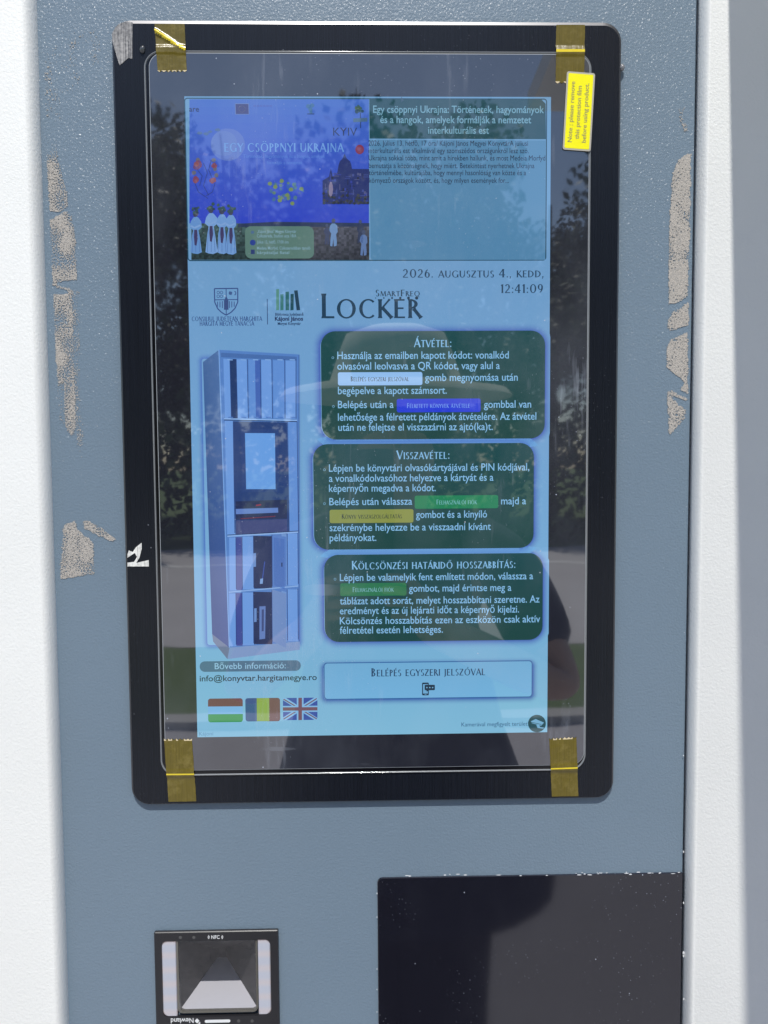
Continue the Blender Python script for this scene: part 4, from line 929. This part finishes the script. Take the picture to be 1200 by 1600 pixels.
m_skin = simple('skin', (.50, .31, .23), .5); m_navy = simple('navy_cloth', (.022, .028, .055), .8); m_trs = simple('dark_trousers', (.020, .017, .026), .85); m_hat = simple('pale_straw', (.68, .64, .54), .8)
zt = lambda z: GZ + z * .94
hy = CAM.y - .015
body = [(PX, PY, zt(.98), .10), (PX, PY, zt(1.25), .11), (PX, PY + .0, zt(1.46), .055), (PX, PY + .03, zt(1.55), .07), (PX, PY + .04, zt(1.64), .085),
        (PX - .18, PY, zt(1.40), .05), (PX - .27, PY + .08, zt(1.15), .042), (CAM.x - .085, hy - .02, zt(1.30), .030),
        (PX + .18, PY, zt(1.40), .05), (PX + .29, PY + .08, zt(1.15), .042), (CAM.x + .085, hy - .02, zt(1.30), .030),
        (PX - .075, PY, zt(.9), .08), (PX - .08, PY + .02, zt(.5), .06), (PX - .085, PY, zt(.08), .042), (PX - .09, PY + .14, zt(.04), .036),
        (PX + .075, PY, zt(.9), .08), (PX + .08, PY + .02, zt(.5), .06), (PX + .085, PY, zt(.08), .042), (PX + .09, PY + .14, zt(.04), .036)]
ed = [(0, 1), (1, 2), (2, 3), (3, 4), (1, 5), (5, 6), (6, 7), (1, 8), (8, 9), (9, 10), (0, 11), (11, 12), (12, 13), (13, 14), (0, 15), (15, 16), (16, 17), (17, 18)]
for base, sx in ((7, -1), (10, 1)):                 # palm and five fingers closing on the phone's edge
    wx, wy, wz = body[base][:3]; body.append((wx - sx * .012, wy + .004, wz + .035, .019)); ed.append((base, len(body) - 1)); pm = len(body) - 1
    for f in range(4):
        fx = wx - sx * (.020 + .002 * f); fz = wz + .014 + f * .019; ln_ = (.034, .042, .044, .038)[f]
        body.append((fx + sx * .008, hy - .014, fz, .0085)); ed.append((pm, len(body) - 1)); body.append((fx - sx * ln_ * .5, hy - .018, fz + .003, .0078)); ed.append((len(body) - 2, len(body) - 1)); body.append((fx - sx * ln_, hy - .016, fz + .004, .0070)); ed.append((len(body) - 2, len(body) - 1))
    body.append((wx - sx * .014, hy - .030, wz + .055, .0095)); ed.append((pm, len(body) - 1)); body.append((wx - sx * .032, hy - .024, wz + .068, .0085)); ed.append((len(body) - 2, len(body) - 1))
skin('body', body, ed, m_skin, pers)
skin('shirt', [(PX + .01, PY, zt(.66), (.34, .16)), (PX + .01, PY, zt(.80), (.31, .16)), (PX, PY, zt(1.06), (.20, .13)), (PX, PY, zt(1.25), (.175, .125)), (PX, PY, zt(1.42), (.10, .09)), (PX - .19, PY, zt(1.39), .072), (PX - .255, PY + .05, zt(1.2), .064), (PX + .19, PY, zt(1.39), .072), (PX + .27, PY + .05, zt(1.2), .064)], [(0, 1), (1, 2), (2, 3), (3, 4), (4, 5), (5, 6), (4, 7), (7, 8)], m_navy, pers)
skin('trousers', [(PX, PY, zt(.92), (.15, .11)), (PX - .075, PY, zt(.78), .115), (PX - .08, PY + .02, zt(.48), .092), (PX - .085, PY, zt(.10), .078), (PX + .075, PY, zt(.78), .115), (PX + .08, PY + .02, zt(.48), .092), (PX + .085, PY, zt(.10), .078)], [(0, 1), (1, 2), (2, 3), (0, 4), (4, 5), (5, 6)], m_trs, pers)
b = MB(); hcx, hcy, hcz = PX, PY + .04, zt(1.70); n = 28; prof = [(.20, -.012), (.19, .0), (.115, .012), (.10, .06), (.085, .095), (.05, .108), (.001, .11)]
vs = []; fs = []
for r, h in prof: vs += [(hcx + r * math.cos(2 * math.pi * i / n), hcy + r * .95 * math.sin(2 * math.pi * i / n), hcz + h) for i in range(n)]
for j in range(len(prof) - 1):
    for i in range(n): fs.append([j * n + i, j * n + (i + 1) % n, (j + 1) * n + (i + 1) % n, (j + 1) * n + i])
b.add(vs, fs); b.build('sun_hat', m_hat, pers, True)
m_eye = simple('eye', (.03, .02, .02), .2)
for sx in (-1, 1):
    b = MB(); x = PX + sx * .033; y = hcy + .078; z = zt(1.645)
    b.loft([([(x + .012 * math.cos(a), z + .007 * math.sin(a)) for a in [i * .785 for i in range(8)]], -y), ([(x + .004 * math.cos(a), z + .003 * math.sin(a)) for a in [i * .785 for i in range(8)]], -y + .004)])
    b.build('eye', m_eye, pers)
b = MB(); b.tube([(PX, hcy + .082, zt(1.65)), (PX, hcy + .105, zt(1.61)), (PX, hcy + .085, zt(1.602))], [.008, .014, .008], 8); b.build('nose', m_skin, pers, True)
b = MB(); b.box(CAM.x - .037, CAM.x + .037, hy - .009, hy - .001, CAM.z - .12, CAM.z + .028)
o = b.build('mobile_phone', simple('phone_black', (.02, .02, .024), .25)); tag(o, 'black phone held upright in front of the photographer', 'phone')
